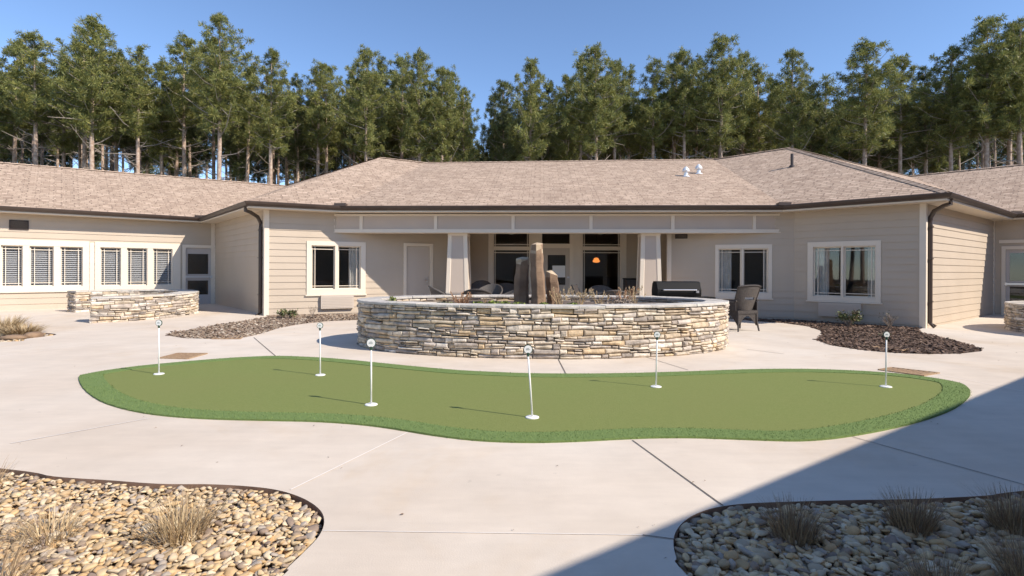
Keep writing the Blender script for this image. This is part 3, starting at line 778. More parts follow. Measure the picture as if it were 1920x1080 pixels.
# patio sheet with the beds cut out
outer = [Vector((-17,-8)), Vector((22,-8)), Vector((24,22)), Vector((-22,24)), Vector((-22,-8))]
verts = list(outer); edges = [(i,(i+1)%5) for i in range(5)]
for bd in beds:
    k = len(verts); verts += [Vector((p[0],p[1])) for p in bd]; edges += [(k+i, k+(i+1)%len(bd)) for i in range(len(bd))]
for i in range(-21, 24):
    for j in range(-7, 22):
        p = Vector((i+.013, j+.017))
        if all(dist_poly(p, bd) > .25 for bd in beds): verts.append(p)
res = delaunay_2d_cdt(verts, edges, [], 1, 1e-5)
mb = MB(); vv, ff = res[0], res[2]
mb.v = [(p.x, p.y, gz(p.x,p.y)) for p in vv]
for f in ff:
    c = sum((vv[k] for k in f), Vector((0,0)))/len(f)
    if any(inside(c, bd) for bd in beds): continue
    mb.f.append(tuple(f)); mb.m.append(0)
for bd in beds:   # slab edges
    for i in range(len(bd)):
        p, q = bd[i-1], bd[i]
        mb.poly([(p[0],p[1],gz(*p)),(q[0],q[1],gz(*q)),(q[0],q[1],-.12),(p[0],p[1],-.12)], 1)
tag(mb.build('patio', [M['concrete'], M['edging']]), kind='structure')
def bed_floor(bd, z, name, m):
    res = delaunay_2d_cdt([Vector((p[0],p[1])) for p in bd], [(i,(i+1)%len(bd)) for i in range(len(bd))], [], 1, 1e-5)
    mb = MB(); mb.v = [(p.x,p.y,gz(p.x,p.y)+z) for p in res[0]]; mb.f = [tuple(f) for f in res[2]]; mb.m = [0]*len(mb.f)
    return tag(mb.build(name, m), kind='structure')
for bd, z, m in ((bedL,-.075,'mulch_floor'),(bedR,-.075,'mulch_floor'),(bedML,-.02,'mulch_floor'),(bedMR,-.02,'mulch_floor'),(bedFL,-.05,'mulch_floor')):
    bed_floor(bd, z, 'planting_bed', M[m])
# control joints
def strip(px0, px1, wd, m, name='pavement_joint'):
    a, b_ = xy(G(*px0)), xy(G(*px1)); d = (b_-a); L_ = d.length; d.normalize(); s = Vector((-d.y,d.x))*wd/2; mb = MB(); n = max(1,int(L_/.5))
    for i in range(n):
        p, q = a+d*(L_*i/n), a+d*(L_*(i+1)/n); jj = .0
        mb.poly([(p.x-s.x,p.y-s.y,gz(*p)+.004),(p.x+s.x,p.y+s.y,gz(*p)+.004),(q.x+s.x,q.y+s.y,gz(*q)+.004),(q.x-s.x,q.y-s.y,gz(*q)+.004)])
    tag(mb.build(name, m), kind='structure')
for p0, p1, wd, m in (((1186,826),(1356,949),.009,'joint_dark'),((765,811),(545,919),.010,'joint_lit'),((20,832),(278,785),.012,'joint_lit'),
    ((606,996),(1205,1004),.005,'joint_lit'),((1205,1004),(1266,1012),.007,'joint_dark'),((1600,820),(1925,911),.008,'joint_dark'),
    ((1047,674),(1061,701),.014,'joint_dark'),((1206,668),(1290,694),.010,'joint_dark'),((476,633),(517,668),.014,'joint_dark'),
    ((1400,655),(1470,664),.012,'joint_dark'),((1100,640),(1240,612),.012,'joint_dark'),((1750,700),(1925,735),.010,'joint_lit'),((0,668),(210,640),.012,'joint_lit')):
    strip(p0, p1, wd, M[m])

# river stones
def stone_mesh(mb, c, sx, sy, sz, rz, sub, rng, m=0):
    v, f = sub; ph = [rng.uniform(0,6.28) for _ in range(4)]
    ca, sa = math.cos(rz), math.sin(rz); tx = rng.uniform(-.35,.35); ty = rng.uniform(-.35,.35); out = []
    for x, y, z in v:
        k = 1 + .17*math.sin(3*x+ph[0]) + .15*math.sin(3.5*y+ph[1]) + .13*math.sin(4*z+ph[2]) + rng.uniform(-.07,.07)
        X, Y, Z = x*k*sx, y*k*sy, z*k*sz
        Z += tx*X + ty*Y
        out.append((c[0]+X*ca-Y*sa, c[1]+X*sa+Y*ca, c[2]+Z))
    mb.raw(out, f, m)
def ico(sub):
    import bmesh
    bm = bmesh.new(); bmesh.ops.create_icosphere(bm, subdivisions=sub, radius=1); v = [tuple(q.co) for q in bm.verts]; f = [tuple(q.index for q in g.verts) for g in bm.faces]; bm.free(); return v, f
ICO2, ICO1 = ico(2), ico(1)
rng = random.Random(3)
def pebbles(bd, step, smin, smax, name, label, ymax=99, z=-.045, layers=((0,1.0),), m='gravel', sub=ICO2, group=None):
    mb = MB(); xs = [p[0] for p in bd]; ys = [p[1] for p in bd]
    for lz, dens in layers:
        x = min(xs)
        while x < max(xs):
            y = min(ys)
            while y < max(ys):
                px_, py_ = x+rng.uniform(-.5,.5)*step, y+rng.uniform(-.5,.5)*step
                y += step
                if rng.random() > dens or not inside((px_,py_), bd) or py_ < abs(px_)*.9 and False: continue
                # only what the place could show from near this view
                if abs(px_) > py_*1.02+.45 or py_ < 1.95: continue
                if dist_poly((px_,py_), bd) < .02: continue
                s = smin+(smax-smin)*rng.random()**2.2
                stone_mesh(mb, (px_,py_,gz(px_,py_)+z+lz+rng.uniform(-.008,.008)), s*rng.uniform(.9,1.35), s*rng.uniform(.65,.95), s*rng.uniform(.32,.62), rng.uniform(0,3.14), sub if py_ < 3.1 or sub is ICO1 else ICO1, rng)
            x += step
    o = mb.build(name, M[m], None, True); return tag(o, label, 'gravel', group, 'stuff')
pebbles(bedL, .028, .012, .030, 'river_gravel', 'sunlit tan river stones filling the bed in the lower left corner', layers=((-.010,1),(.008,.75)), z=-.024)
pebbles(bedR, .032, .014, .036, 'river_gravel', 'shaded river stones filling the bed in the lower right corner', layers=((-.010,1),(.008,.75)), z=-.026)
pebbles(bedFL, .09, .03, .06, 'river_gravel', 'pale stones in the small bed at the far left edge', z=-.02, sub=ICO1)
def chips(bd, n, name, label, m, z=-.012, smin=.012, smax=.045):
    mb = MB(); xs = [p[0] for p in bd]; ys = [p[1] for p in bd]; k = 0
    while k < n:
        p = (rng.uniform(min(xs),max(xs)), rng.uniform(min(ys),max(ys)))
        if not inside(p, bd): continue
        k += 1; l = rng.uniform(smin,smax)*1.3; w_ = l*rng.uniform(.3,.6); a = rng.uniform(0,6.28); t = rng.uniform(-.5,.5); h = rng.uniform(.004,.012)
        c, s = math.cos(a), math.sin(a); zz = gz(*p)+z+rng.uniform(0,.02)
        cs = [(-l,-w_),(l,-w_*.8),(l*.9,w_),(-l*.8,w_*.8)]
        bot = [(p[0]+x*c-y*s, p[1]+x*s+y*c, zz+t*x) for x,y in cs]
        mb.hexa(bot+[(x,y,q+h) for x,y,q in bot])
    tag(mb.build(name, M[m]), label, 'mulch', None, 'stuff')
chips(bedML, 5200, 'bark_mulch', 'weathered grey brown mulch in the curved bed by the left block', 'chips_pale')
chips(bedMR, 6500, 'bark_mulch', 'dark brown bark mulch in the bed by the right block', 'chips')

# dry leaf bits and pine straw blown over the paving
mb = MB(); rl_ = random.Random(21)
for _ in range(900):
    x = rl_.uniform(-11,11); y = rl_.uniform(2.2,14)
    if abs(x) > y*1.05 or any(inside((x,y), bd) for bd in beds) or rl_.random() > .35+.5*noise.noise(Vector((x*.5,y*.5,3))): continue
    a = rl_.uniform(0,6.28); l = rl_.uniform(.004,.014); w_ = l*rl_.uniform(.12,.5); c, s_ = math.cos(a), math.sin(a); z = gz(x,y)+.005
    mb.poly([(x+c*l,y+s_*l,z),(x-s_*w_,y+c*w_,z+.004),(x-c*l,y-s_*l,z),(x+s_*w_,y-c*w_,z+.001)])
tag(mb.build('leaf_litter', M['chips_pale']), 'scattered dry leaf bits on the pale paving', 'leaf litter', None, 'stuff')

# ------------------------------------------------------------------ putting green
gout = curve(gp([(148,708),(156,729),(186,752),(232,768),(292,779),(360,785),(430,788),(520,790),(600,792),(680,798),(740,806),(800,816),(860,824),(920,829),(1000,831),(1080,829),(1160,825),(1220,822.5),(1290,822),(1360,824),(1440,827),(1500,828),(1560,824),(1620,815),(1680,803),(1740,787),(1790,767),(1817,745),(1816,730),(1796,719),(1740,709),(1680,702),(1600,696.5),(1500,693.5),(1400,694.5),(1300,698),(1200,701),(1100,702.5),(1000,702),(940,700),(860,696),(780,689),(720,683),(640,675),(580,671),(520,669),(460,671),(400,675),(330,681),(260,688),(200,696),(162,703)]), 3)
cen = Vector((sum(p.x for p in gout)/len(gout), sum(p.y for p in gout)/len(gout)))
def inset(poly, d):
    out = []; n = len(poly); area = sum(poly[i-1].x*poly[i].y-poly[i].x*poly[i-1].y for i in range(n)); sg = 1 if area > 0 else -1
    for i in range(n):
        t = (poly[(i+2)%n]-poly[i-2]).normalized(); nn = Vector((-t.y, t.x))*sg; out.append(poly[i]+nn*d)
    return out
gin = inset(gout, .23)
gl = Vector((cen.x, cen.y, 0))
green = empty('putting_green', gl)
tag(green, 'kidney shaped artificial turf putting green with darker longer turf rim', 'putting green')
def cdt_sheet(polys, keep, z):
    vs = []; es = []
    for bd in polys:
        k = len(vs); vs += list(bd); es += [(k+i, k+(i+1)%len(bd)) for i in range(len(bd))]
    r = delaunay_2d_cdt(vs, es, [], 1, 1e-5); mb = MB(); mb.v = [(p.x,p.y,z) for p in r[0]]
    for f in r[2]:
        c = sum((r[0][k] for k in f), Vector((0,0)))/len(f)
        if keep(c): mb.f.append(tuple(f)); mb.m.append(0)
    return mb
def child(mb, name, m, root, smooth_=False, loc=None):
    o = mb.build(name, m, None, smooth_, loc=tuple(root.location)); o.location = (0,0,0); o.parent = root; return o
mb = cdt_sheet([gin], lambda c: inside(c, gin), .010); child(mb, 'putting_surface', M['turf'], green)
mb = cdt_sheet([gout, gin], lambda c: inside(c, gout) and not inside(c, gin), .016)
for i in range(len(gout)): p, q = gout[i-1], gout[i]; mb.poly([(p.x,p.y,0),(q.x,q.y,0),(q.x,q.y,.016),(p.x,p.y,.016)])
for i in range(len(gin)): p, q = gin[i-1], gin[i]; mb.poly([(p.x,p.y,.010),(q.x,q.y,.010),(q.x,q.y,.016),(p.x,p.y,.016)])
child(mb, 'turf_collar', M['collar_base'], green)
mb = MB(); xs = [p.x for p in gout]; ys = [p.y for p in gout]; k = 0
ng_ = len(gout)
for i in range(ng_):
    p, q, p2, q2 = gout[i-1], gout[i], gin[i-1], gin[i]; ar = (q-p).length*.23
    yy = p.y; n = int(ar*(4200 if yy < 6 else 1500))
    for _ in range(n):
        u, v = rng.random(), rng.uniform(-.04,1.06); c = (p.lerp(q,u)).lerp(p2.lerp(q2,u), v); a = rng.uniform(0,6.28); h = rng.uniform(.007,.017); w_ = .003
        dx, dy = math.cos(a)*w_, math.sin(a)*w_; lx_, ly_ = rng.uniform(-.014,.014), rng.uniform(-.014,.014)
        mb.poly([(c.x-dx,c.y-dy,.012),(c.x+dx,c.y+dy,.012),(c.x+lx_,c.y+ly_,.012+h)])
o = child(mb, 'turf_blades', M['collar'], green); o['kind'] = 'stuff'

# flagsticks
def flagstick(px, py, topx, topy, r_disc, label, seam=0):
    g = G(px, py); root = empty('golf_flagstick', (g.x, g.y, .010))
    tag(root, label, 'flagstick', 'marker pins on the putting green')
    top = at_y(topx, topy, g.y)
    ax = Vector((top.x-g.x, 0, top.z)); 
    cup = MB(); cup.lathe((0,0,0), [(.060,.0),(.060,.006),(.052,.010),(.020,.011)], 24); cup.build('cup_plate', M['white'], root)
    mb = MB(); mb.tube([(0,0,.008), (ax.x*.5,0,ax.z*.5), (ax.x-.0,0,ax.z-r_disc)], [.0085,.008,.0075], 10); mb.build('pole', M['white'], root, True)
    # disc: upright round marker facing the camera side, white face in a dark green rim
    def disc(rad, th, y, name, m, par):
        mb = MB(); n = 28; c = (ax.x, y, ax.z)
        f = [(c[0]+rad*math.cos(2*math.pi*k/n), c[1]-th/2, c[2]+rad*math.sin(2*math.pi*k/n)) for k in range(n)]
        bk_ = [(x, c[1]+th/2, z) for x, _, z in f]
        mb.raw(f+bk_, [tuple(range(n)), tuple(range(2*n-1, n-1, -1))]+[(k, k+n, (k+1)%n+n, (k+1)%n) for k in range(n)])
        return mb.build(name, m, par)
    rim = disc(r_disc, .010, 0, 'marker_rim', M['green_rim'], root)
    disc(r_disc*.86, .016, 0, 'marker_face', M['white'], rim)
    mk = MB()
    for i, (xx, ww) in enumerate(((-.30,.14),(-.08,.10),(.10,.10),(.30,.14))):
        x0 = ax.x+(xx-ww/2)*r_disc; x1 = ax.x+(xx+ww/2)*r_disc; mk.box((x0,-.0105,ax.z-.10*r_disc),(x1,-.0085,ax.z+.12*r_disc))
    mk.box((ax.x-.25*r_disc,-.0105,ax.z+.22*r_disc),(ax.x+.25*r_disc,-.0085,ax.z+.30*r_disc))
    mk.build('marker_print', M['mark'], rim)
    cl = MB(); cl.tube([(ax.x,0,ax.z-r_disc-.02),(ax.x,0,ax.z-r_disc+.012)], .012, 8); cl.build('socket', M['green_rim'], root)
flagstick(298,703,298,607,.040,'leftmost marker pin, near the left tip of the green')
flagstick(600.5,705,600,612,.038,'second marker pin from left, at the far edge of the green')
flagstick(696,761,696,645,.046,'large white disc pin left of centre near middle of green')
flagstick(998,785,990,657,.041,'leaning marker pin closest to camera, in front of the stone planter')
flagstick(1230,727,1232,629,.038,'marker pin whose disc is lost against the right part of the stone planter')
flagstick(1661,727,1662,629,.036,'rightmost marker pin, beside the slatted drain on the right')

# drain grates
def grate(pts, label, nslat=9):
    q = [xy(G(*p)) for p in pts]; c = sum(q, Vector((0,0)))/4; zz = gz(c.x,c.y)
    root = empty('drain_grate', (c.x,c.y,zz)); tag(root, label, 'drain grate', 'drain grates set in the paving')
    u0, u1, v1, v0 = [p-c for p in q]
    fm = MB()
    def bar(a, b_, w_, z1=.012):
        d = (b_-a).normalized(); s = Vector((-d.y,d.x))*w_/2
        fm.hexa([(a.x-s.x,a.y-s.y,.001),(b_.x-s.x,b_.y-s.y,.001),(b_.x+s.x,b_.y+s.y,.001),(a.x+s.x,a.y+s.y,.001),(a.x-s.x,a.y-s.y,z1),(b_.x-s.x,b_.y-s.y,z1),(b_.x+s.x,b_.y+s.y,z1),(a.x+s.x,a.y+s.y,z1)])
    bar(u0,u1,.03); bar(v0,v1,.03,.0125); bar(u0,v0,.03,.013); bar(u1,v1,.03,.0135); fm.build('frame', M['grate'], root)
    fm = MB()
    for i in range(1,nslat): t = i/nslat; bar(u0.lerp(u1,t), v0.lerp(v1,t), .028, .009)
    fm.build('slats', M['grate'], root)
    pm = MB(); pm.poly([(p.x,p.y,.004) for p in (u0,u1,v1,v0)]); pm.build('pit', M['mulch_floor'], root)
grate([(298,672),(352,673.5),(388,663.5),(334,663)], 'tan slatted drain left of the green', 8)
grate([(1648,694),(1730,705),(1760,700),(1672,690)], 'rust brown slatted drain right of the green', 9)
grate([(398,636),(450,636),(458,630),(410,630)], 'small tan drain at the front of the left mulch bed', 6)
grate([(1636,652),(1690,658),(1702,655),(1648,649.5)], 'yellowish drain at the front of the right mulch bed', 7)

# ------------------------------------------------------------------ stacked stone walls
class Path:
    def __init__(s, pts, closed):
        s.p = [Vector((q[0],q[1])) for q in pts]; s.closed = closed
        if closed: s.p.append(s.p[0])
        s.l = [0]
        for i in range(1,len(s.p)): s.l.append(s.l[-1]+(s.p[i]-s.p[i-1]).length)
        s.L = s.l[-1]
    def at(s, a):
        if s.closed: a %= s.L
        a = max(0,min(s.L-1e-6,a)); lo, hi = 0, len(s.l)-1
        while hi-lo > 1:
            m = (lo+hi)//2
            if s.l[m] <= a: lo = m
            else: hi = m
        t = (a-s.l[lo])/max(1e-9,s.l[hi]-s.l[lo]); p = s.p[lo].lerp(s.p[hi],t)
        n = len(s.p)-1
        def dd(i):
            return (s.p[i%n+1]-s.p[i%n]).normalized() if s.closed else (s.p[min(i,n-1)+1]-s.p[min(i,n-1)]).normalized()
        d = dd(lo); e = dd(lo+1) if t > .5 else (dd(lo-1) if (lo or s.closed) else d); w = abs(t-.5); d = (d*(1-w)+e*w).normalized()
        return p, Vector((d.y,-d.x))     # outward for a counter-clockwise path
def ledge(mb, path, z0, z1, rng, depth=.09, zf=None, s0=0, s1=None, hmin=.028, hmax=.082, lmin=.10, lmax=.46, prot=.035):
    s1 = path.L if s1 is None else s1
    def P(a, z, o):
        p, n = path.at(a); q = p+n*o; return Vector((q.x,q.y,z+(zf(q.x,q.y) if zf else 0)))
    ph = [rng.uniform(0,6.28) for _ in range(3)]
    def und(a, k): return .010*math.sin(a*1.7+ph[0]+k*1.3)+.007*math.sin(a*4.3+ph[1]+k*2.1)+.004*math.sin(a*9+ph[2]+k)
    def stone(a0, a1, za, zb, k, top, bot):
        g = .0035; n = max(1,int((a1-a0)/.13)); pr = rng.uniform(0,prot) ; ch = min(.018,(zb-za)*.28); rows = []
        t1, t2 = rng.uniform(-.007,.007), rng.uniform(-.007,.007)
        for i in range(n+1):
            t = i/n; a = a0+g+(a1-a0-2*g)*t; 
            lo = za+g+(0 if bot else und(a,k))+t1*(1-t)+rng.uniform(-.004,.004); hi = zb-g+(0 if top else und(a,k+1))+t2*t+rng.uniform(-.004,.004)
            if hi-lo < .02: hi = lo+.02
            ai = a+(ch*.9 if i == 0 else (-ch*.9 if i == n else 0)); o = pr+rng.uniform(-.011,.011)
            rows.append([P(a,lo,-depth), P(a,lo,o-ch), P(ai,lo+ch,o), P(ai,(lo+hi)/2,o+rng.uniform(-.002,.010)), P(ai,hi-ch*.8,o-.003), P(a,hi,o-ch*1.2), P(a,hi,-depth)])
        v = [q for r_ in rows for q in r_]; f = []
        for i in range(n):
            for j in range(6): f.append((i*7+j,(i+1)*7+j,(i+1)*7+j+1,i*7+j+1))
        f.append(tuple(range(7))[::-1]); f.append(tuple(n*7+j for j in range(7)))
        mb.raw(v, f)
    zs = [z0]
    while zs[-1] < z1-.05: zs.append(zs[-1]+rng.uniform(hmin+.02,hmax))
    k_ = (z1-z0)/(zs[-1]-z0); zs = [z0+(z-z0)*k_ for z in zs]
    for k in range(len(zs)-1):
        a = s0+ (rng.uniform(-.2,0) if path.closed else 0)
        h = zs[k+1]-zs[k]
        while a < s1-.02:
            l = lmin+(lmax-lmin)*rng.random()**1.5; e = min(a+l, s1)
            if s1-e < .08: e = s1
            last = (k == len(zs)-2); first = (k == 0)
            if h > .065 and rng.random() < .42:
                m_ = zs[k]+h*rng.uniform(.38,.62); c = a+(e-a)*rng.uniform(.3,.7)
                stone(a,e,zs[k],m_,k,False,first) if rng.random()<.5 or e-a<.2 else (stone(a,c,zs[k],m_,k,False,first), stone(c,e,zs[k],m_,k,False,first))
                stone(a,e,m_,zs[k+1],k,last,False) if rng.random()<.5 or e-a<.2 else (stone(a,c,m_,zs[k+1],k,last,False), stone(c,e,m_,zs[k+1],k,last,False))
            else: stone(a,e,zs[k],zs[k+1],k,last,first)
            a = e
def capstones(mb, po, pi, z, th, rng, over=.03, zf=None, lmin=.35, lmax=.8, frac0=0, frac1=1):
    t = frac0
    while t < frac1-1e-4:
        e = min(frac1, t+rng.uniform(lmin,lmax)/po.L)
        if frac1-e < .15/po.L: e = frac1
        n = max(2,int((e-t)*po.L/.10)); g = .004/po.L; dz = rng.uniform(-.004,.006); rows = []
        for i in range(n+1):
            u = t+g+(e-t-2*g)*i/n; a, na = po.at(u*po.L); b_, nb = pi.at(u*pi.L); jo = rng.uniform(-.008,.010)
            a = a+na*(over+jo); b_ = b_+(b_-a).normalized()*(over+rng.uniform(-.008,.008)); zz = z+dz+(zf(a.x,a.y) if zf else 0); c_ = .008; dd = (b_-a).normalized()*c_
            rows.append([(a.x,a.y,zz),(a.x,a.y,zz+th-c_),(a.x+dd.x,a.y+dd.y,zz+th+rng.uniform(-.002,.002)),(b_.x-dd.x,b_.y-dd.y,zz+th+rng.uniform(-.002,.002)),(b_.x,b_.y,zz+th-c_),(b_.x,b_.y,zz)])
        v = [q for r_ in rows for q in r_]; f = []
        for i in range(n):
            for j in range(6): f.append((i*6+j,(i+1)*6+j,(i+1)*6+(j+1)%6,i*6+(j+1)%6))
        f.append(tuple(range(6))[::-1]); f.append(tuple(n*6+j for j in range(6)))
        mb.raw(v, f); t = e
def core(po, pi, z0, z1, root, zf=None, oin=.05):
    mb = MB(); n = 120
    for i in range(n if po.closed else n):
        a, na = po.at(po.L*i/n); b_, nb = po.at(po.L*((i+1)/n)-1e-4); c, nc = pi.at(pi.L*i/n); d, nd = pi.at(pi.L*((i+1)/n)-1e-4)
        a, b_ = a-na*oin, b_-nb*oin; ia = (a-c).normalized()*oin; ib = (b_-d).normalized()*oin; c = c+ia; d = d+ib
        h = [zf(p.x,p.y) if zf else 0 for p in (a,b_,c,d)]
        mb.poly([(a.x,a.y,z0+h[0]),(b_.x,b_.y,z0+h[1]),(b_.x,b_.y,z1+h[1]),(a.x,a.y,z1+h[0])]); mb.poly([(d.x,d.y,z0+h[3]),(c.x,c.y,z0+h[2]),(c.x,c.y,z1+h[2]),(d.x,d.y,z1+h[3])])
        mb.poly([(a.x,a.y,z1+h[0]),(b_.x,b_.y,z1+h[1]),(d.x,d.y,z1+h[3]),(c.x,c.y,z1+h[2])])
    return child(mb, 'wall_core', M['stone_core'], root)
# large oval planter
PC = Vector((.545, 9.92)); PA, PB = 3.27, 1.86
def oval(a, b_, c, n=160): return [c+Vector((a*math.cos(2*math.pi*k/n), b_*math.sin(2*math.pi*k/n))) for k in range(n)]
po = Path(oval(PA,PB,PC), True); pin = Path(oval(PA-.34,PB-.34,PC), True)
HT = .745; planter = empty('stone_planter', (PC.x,PC.y,0)); tag(planter, 'large oval stacked stone planter with pale flagstone cap in the courtyard centre', 'planter')
rg = random.Random(11)
mb = MB(); ledge(mb, po, 0, HT, rg); child(mb, 'stone_facing', M['ledge'], planter)
# inner face (visible on the far side)
pinr = Path([q for q in reversed(oval(PA-.34,PB-.34,PC))], True)
mb = MB(); ledge(mb, pinr, .50, HT, rg, lmax=.4, prot=.02); child(mb, 'inner_facing', M['ledge'], planter)
core(po, pin, 0, HT-.002, planter)
mb = MB(); capstones(mb, po, pin, HT, .038, rg); child(mb, 'cap', M['cap'], planter)
SOILZ = .675
mb = MB(); n = 60
rings = []
for k in range(7):
    f_ = k/6; rings.append([(PC.x+(PA-.33)*f_*math.cos(2*math.pi*i/n), PC.y+(PB-.33)*f_*math.sin(2*math.pi*i/n), SOILZ+.03*noise.noise(Vector((f_*3*math.cos(i/n*6.28),f_*3*math.sin(i/n*6.28),1)))) for i in range(n)])
v = [q for r_ in rings for q in r_]; f = [(k*n+i,k*n+(i+1)%n,(k+1)*n+(i+1)%n,(k+1)*n+i) for k in range(6) for i in range(n)]
mb.raw(v,f); child(mb, 'soil', M['soil'], planter, True)
# C-shaped seat wall at left
def arc_wall(c, r, th, a0, a1, h, label, name, closed=False, seed=5):
    rg = random.Random(seed); n = 90
    root = empty(name, (c[0],c[1],0)); tag(root, label, 'planter' if closed else 'seat wall')
    if closed: po_ = Path([(c[0]+r*math.cos(2*math.pi*k/n),c[1]+r*math.sin(2*math.pi*k/n)) for k in range(n)],True); pi_ = Path([(c[0]+(r-th)*math.cos(2*math.pi*k/n),c[1]+(r-th)*math.sin(2*math.pi*k/n)) for k in range(n)],True)
    else:
        an = [a0+(a1-a0)*k/n for k in range(n+1)]
        po_ = Path([(c[0]+r*math.cos(a),c[1]+r*math.sin(a)) for a in an],False); pi_ = Path([(c[0]+(r-th)*math.cos(a),c[1]+(r-th)*math.sin(a)) for a in an],False)
    mb = MB(); ledge(mb, po_, -.03, h, rg, zf=gz)
    if not closed:
        inr = Path(list(reversed(pi_.p)), False); ledge(mb, inr, -.03, h, rg, zf=gz)
        for (p, q) in ((pi_.p[0], po_.p[0]), (po_.p[-1], pi_.p[-1])): ledge(mb, Path([p,q],False), -.03, h, rg, zf=gz, lmin=.1, lmax=.3)
    else:
        inr = Path(list(reversed(pi_.p[:-1])), True); ledge(mb, inr, h-.2, h, rg, zf=gz)
    child(mb, 'stone_facing', M['ledge'], root)
    core(po_, pi_, -.05, h-.002, root, zf=gz)
    mb = MB(); capstones(mb, po_, pi_, h, .038, rg, zf=gz); child(mb, 'cap', M['cap'], root)
    if closed:
        mb = MB(); k = 40; mb.poly([(c[0]+(r-th+.01)*math.cos(2*math.pi*i/k),c[1]+(r-th+.01)*math.sin(2*math.pi*i/k),h-.12) for i in range(k)]); child(mb, 'soil', M['soil'], root)
    return root
p0 = G(157,607.5)
arc_wall((-10.72,14.55), 2.08, .42, R(-62), R(152), .56, 'low C shaped stacked stone wall by the left wing windows', 'stone_seat_wall', seed=5)
arc_wall((13.05,11.45), 2.05, .42, 0, 0, .58, 'round stacked stone planter cut off by the right edge', 'stone_planter', closed=True, seed=9)

# ------------------------------------------------------------------ fountain stones
def basalt(xl, xr, ytop, yy, label, seed, slant, step=None):
    rg = random.Random(seed); c0 = at_y((xl+xr)/2, ytop, yy); w_ = (xr-xl)/F*yy/2*.94; ht = c0.z-SOILZ
    loc = (c0.x, yy, SOILZ-.02); n = 7; ang = [2*math.pi*(k+rg.uniform(-.28,.28))/n for k in range(n)]
    rad = [rg.uniform(.86,1.08) for _ in range(n)]; levels = 16; v = []; f = []; fm = []
    for l in range(levels+1):
        t = l/levels; 
        for k in range(n):
            x = math.cos(ang[k])*w_*rad[k]*(1.10-.16*t); y = math.sin(ang[k])*w_*.95*rad[k]*(1.06-.12*t)
            jx = .018*noise.noise(Vector((x*4,t*7+seed,k*.6))); jy = .018*noise.noise(Vector((t*6,seed+k,y*5)))
            z = ht*t + (slant*x/w_ if l == levels else slant*x/w_*t*t*.8) + (rg.uniform(-.03,.05) if l >= levels-1 else rg.uniform(-.01,.01))
            v.append((x+jx+ .02*math.sin(t*3+seed), y+jy, z))
    mb = MB(); 
    for l in range(levels):
        for k in range(n): f.append((l*n+k,l*n+(k+1)%n,(l+1)*n+(k+1)%n,(l+1)*n+k))
    tc = len(v); top = v[-n:]; v.append((sum(q[0] for q in top)/n, sum(q[1] for q in top)/n, max(q[2] for q in top)+.015))
    mb.raw(v, f, 0); mb.m = [1 if (i//n >= levels-3 and rg.random() < .5) or (i % n in step and 3 < i//n) else 0 for i in range(len(f))] if step else [1 if i//n >= levels-2 and rg.random() < .6 else 0 for i in range(len(f))]
    b0 = 0
    for k in range(n): mb.f.append(((levels)*n+k,(levels)*n+(k+1)%n,tc)); mb.m.append(1)
    o = mb.build('basalt_column', [M['basalt'], M['basalt_pale']]); o.location = loc
    tag(o, label, 'standing stone', 'standing stones in the central planter')
    import bmesh as _b
    md = o.modifiers.new('b','BEVEL'); md.width = .012; md.segments = 2; md.limit_method = 'ANGLE'
basalt(964,993,483,10.25,'middle height brown standing stone left of the tallest one',4,-.015,None)
basalt(992,1024,459,10.05,'tallest brown standing stone in the central planter',2,.02,None)
basalt(1023,1050,512,10.3,'short brown standing stone right of the tallest one',8,-.035,None)

# ------------------------------------------------------------------ plants
def tuft(x, y, z, n, h, spread, m, label, cat='ornamental grass', name='ornamental_grass', group=None, curl=.6, wd=.004, lean=(0,0), seed=1, r0=.06, heads=0):
    rg = random.Random(seed); mb = MB()
    for i in range(n):
        a = rg.uniform(0,6.28); r_ = r0*math.sqrt(rg.random()); hh = h*rg.uniform(.45,1.0); sp = spread*rg.random()**.8
        bx, by = r_*math.cos(a), r_*math.sin(a); a2 = a+rg.uniform(-.7,.7); dx, dy = math.cos(a2)*sp+lean[0]*hh, math.sin(a2)*sp+lean[1]*hh
        k = 4; px_, py_ = -math.sin(a2+rg.uniform(-1,1)), math.cos(a2+rg.uniform(-1,1)); prev = None; w0 = wd*rg.uniform(.6,1.3)
        for j in range(k+1):
            t = j/k; cx = bx+dx*t**1.5; cy = by+dy*t**1.5; cz = hh*(t-curl*.35*t**3*sp/spread if spread else t); w_ = w0*(1-.85*t)
            cur = [(cx-px_*w_,cy-py_*w_,cz),(cx+px_*w_,cy+py_*w_,cz)]
            if prev: s_ = len(mb.v); 
            if j == 0: st = len(mb.v)
            mb.v += cur
            if j: q = st+2*j; mb.f.append((q-2,q-1,q+1,q)); mb.m.append(0)
        if heads and rg.random() < heads:
            for _ in range(7):
                u = rg.uniform(.8,1.02); cx = bx+dx*u; cy = by+dy*u; cz = hh*u+rg.uniform(-.02,.03); q = .012
                mb.poly([(cx-q,cy,cz),(cx+q,cy+rg.uniform(-q,q),cz+.006),(cx+rg.uniform(-q,q),cy,cz+.03)])
    o = mb.build(name, m); o.location = (x,y,z); return tag(o, label, cat, group)
def gt(px, py): g = G(px,py); return g.x, g.y, -.05
x,y,z = gt(338,1000); tuft(x,y,z,430,.25,.20,M['straw'],'dense dry tan grass clump in the middle of the left stone bed',group='dry grass clumps',seed=1,r0=.10,wd=.0028)
x,y,z = gt(92,1002); tuft(x,y,z,260,.20,.22,M['straw'],'loose flattened dry grass clump left of the denser clump in the left bed',group='dry grass clumps',seed=2,r0=.10,wd=.0026,curl=1.2)
x,y,z = gt(-15,1110); tuft(x,y,z,130,.36,.26,M['straw2'],'thin reddish stems of a dry clump at the lower left corner',group='dry grass clumps',seed=3,r0=.12,wd=.0022,lean=(.35,0))
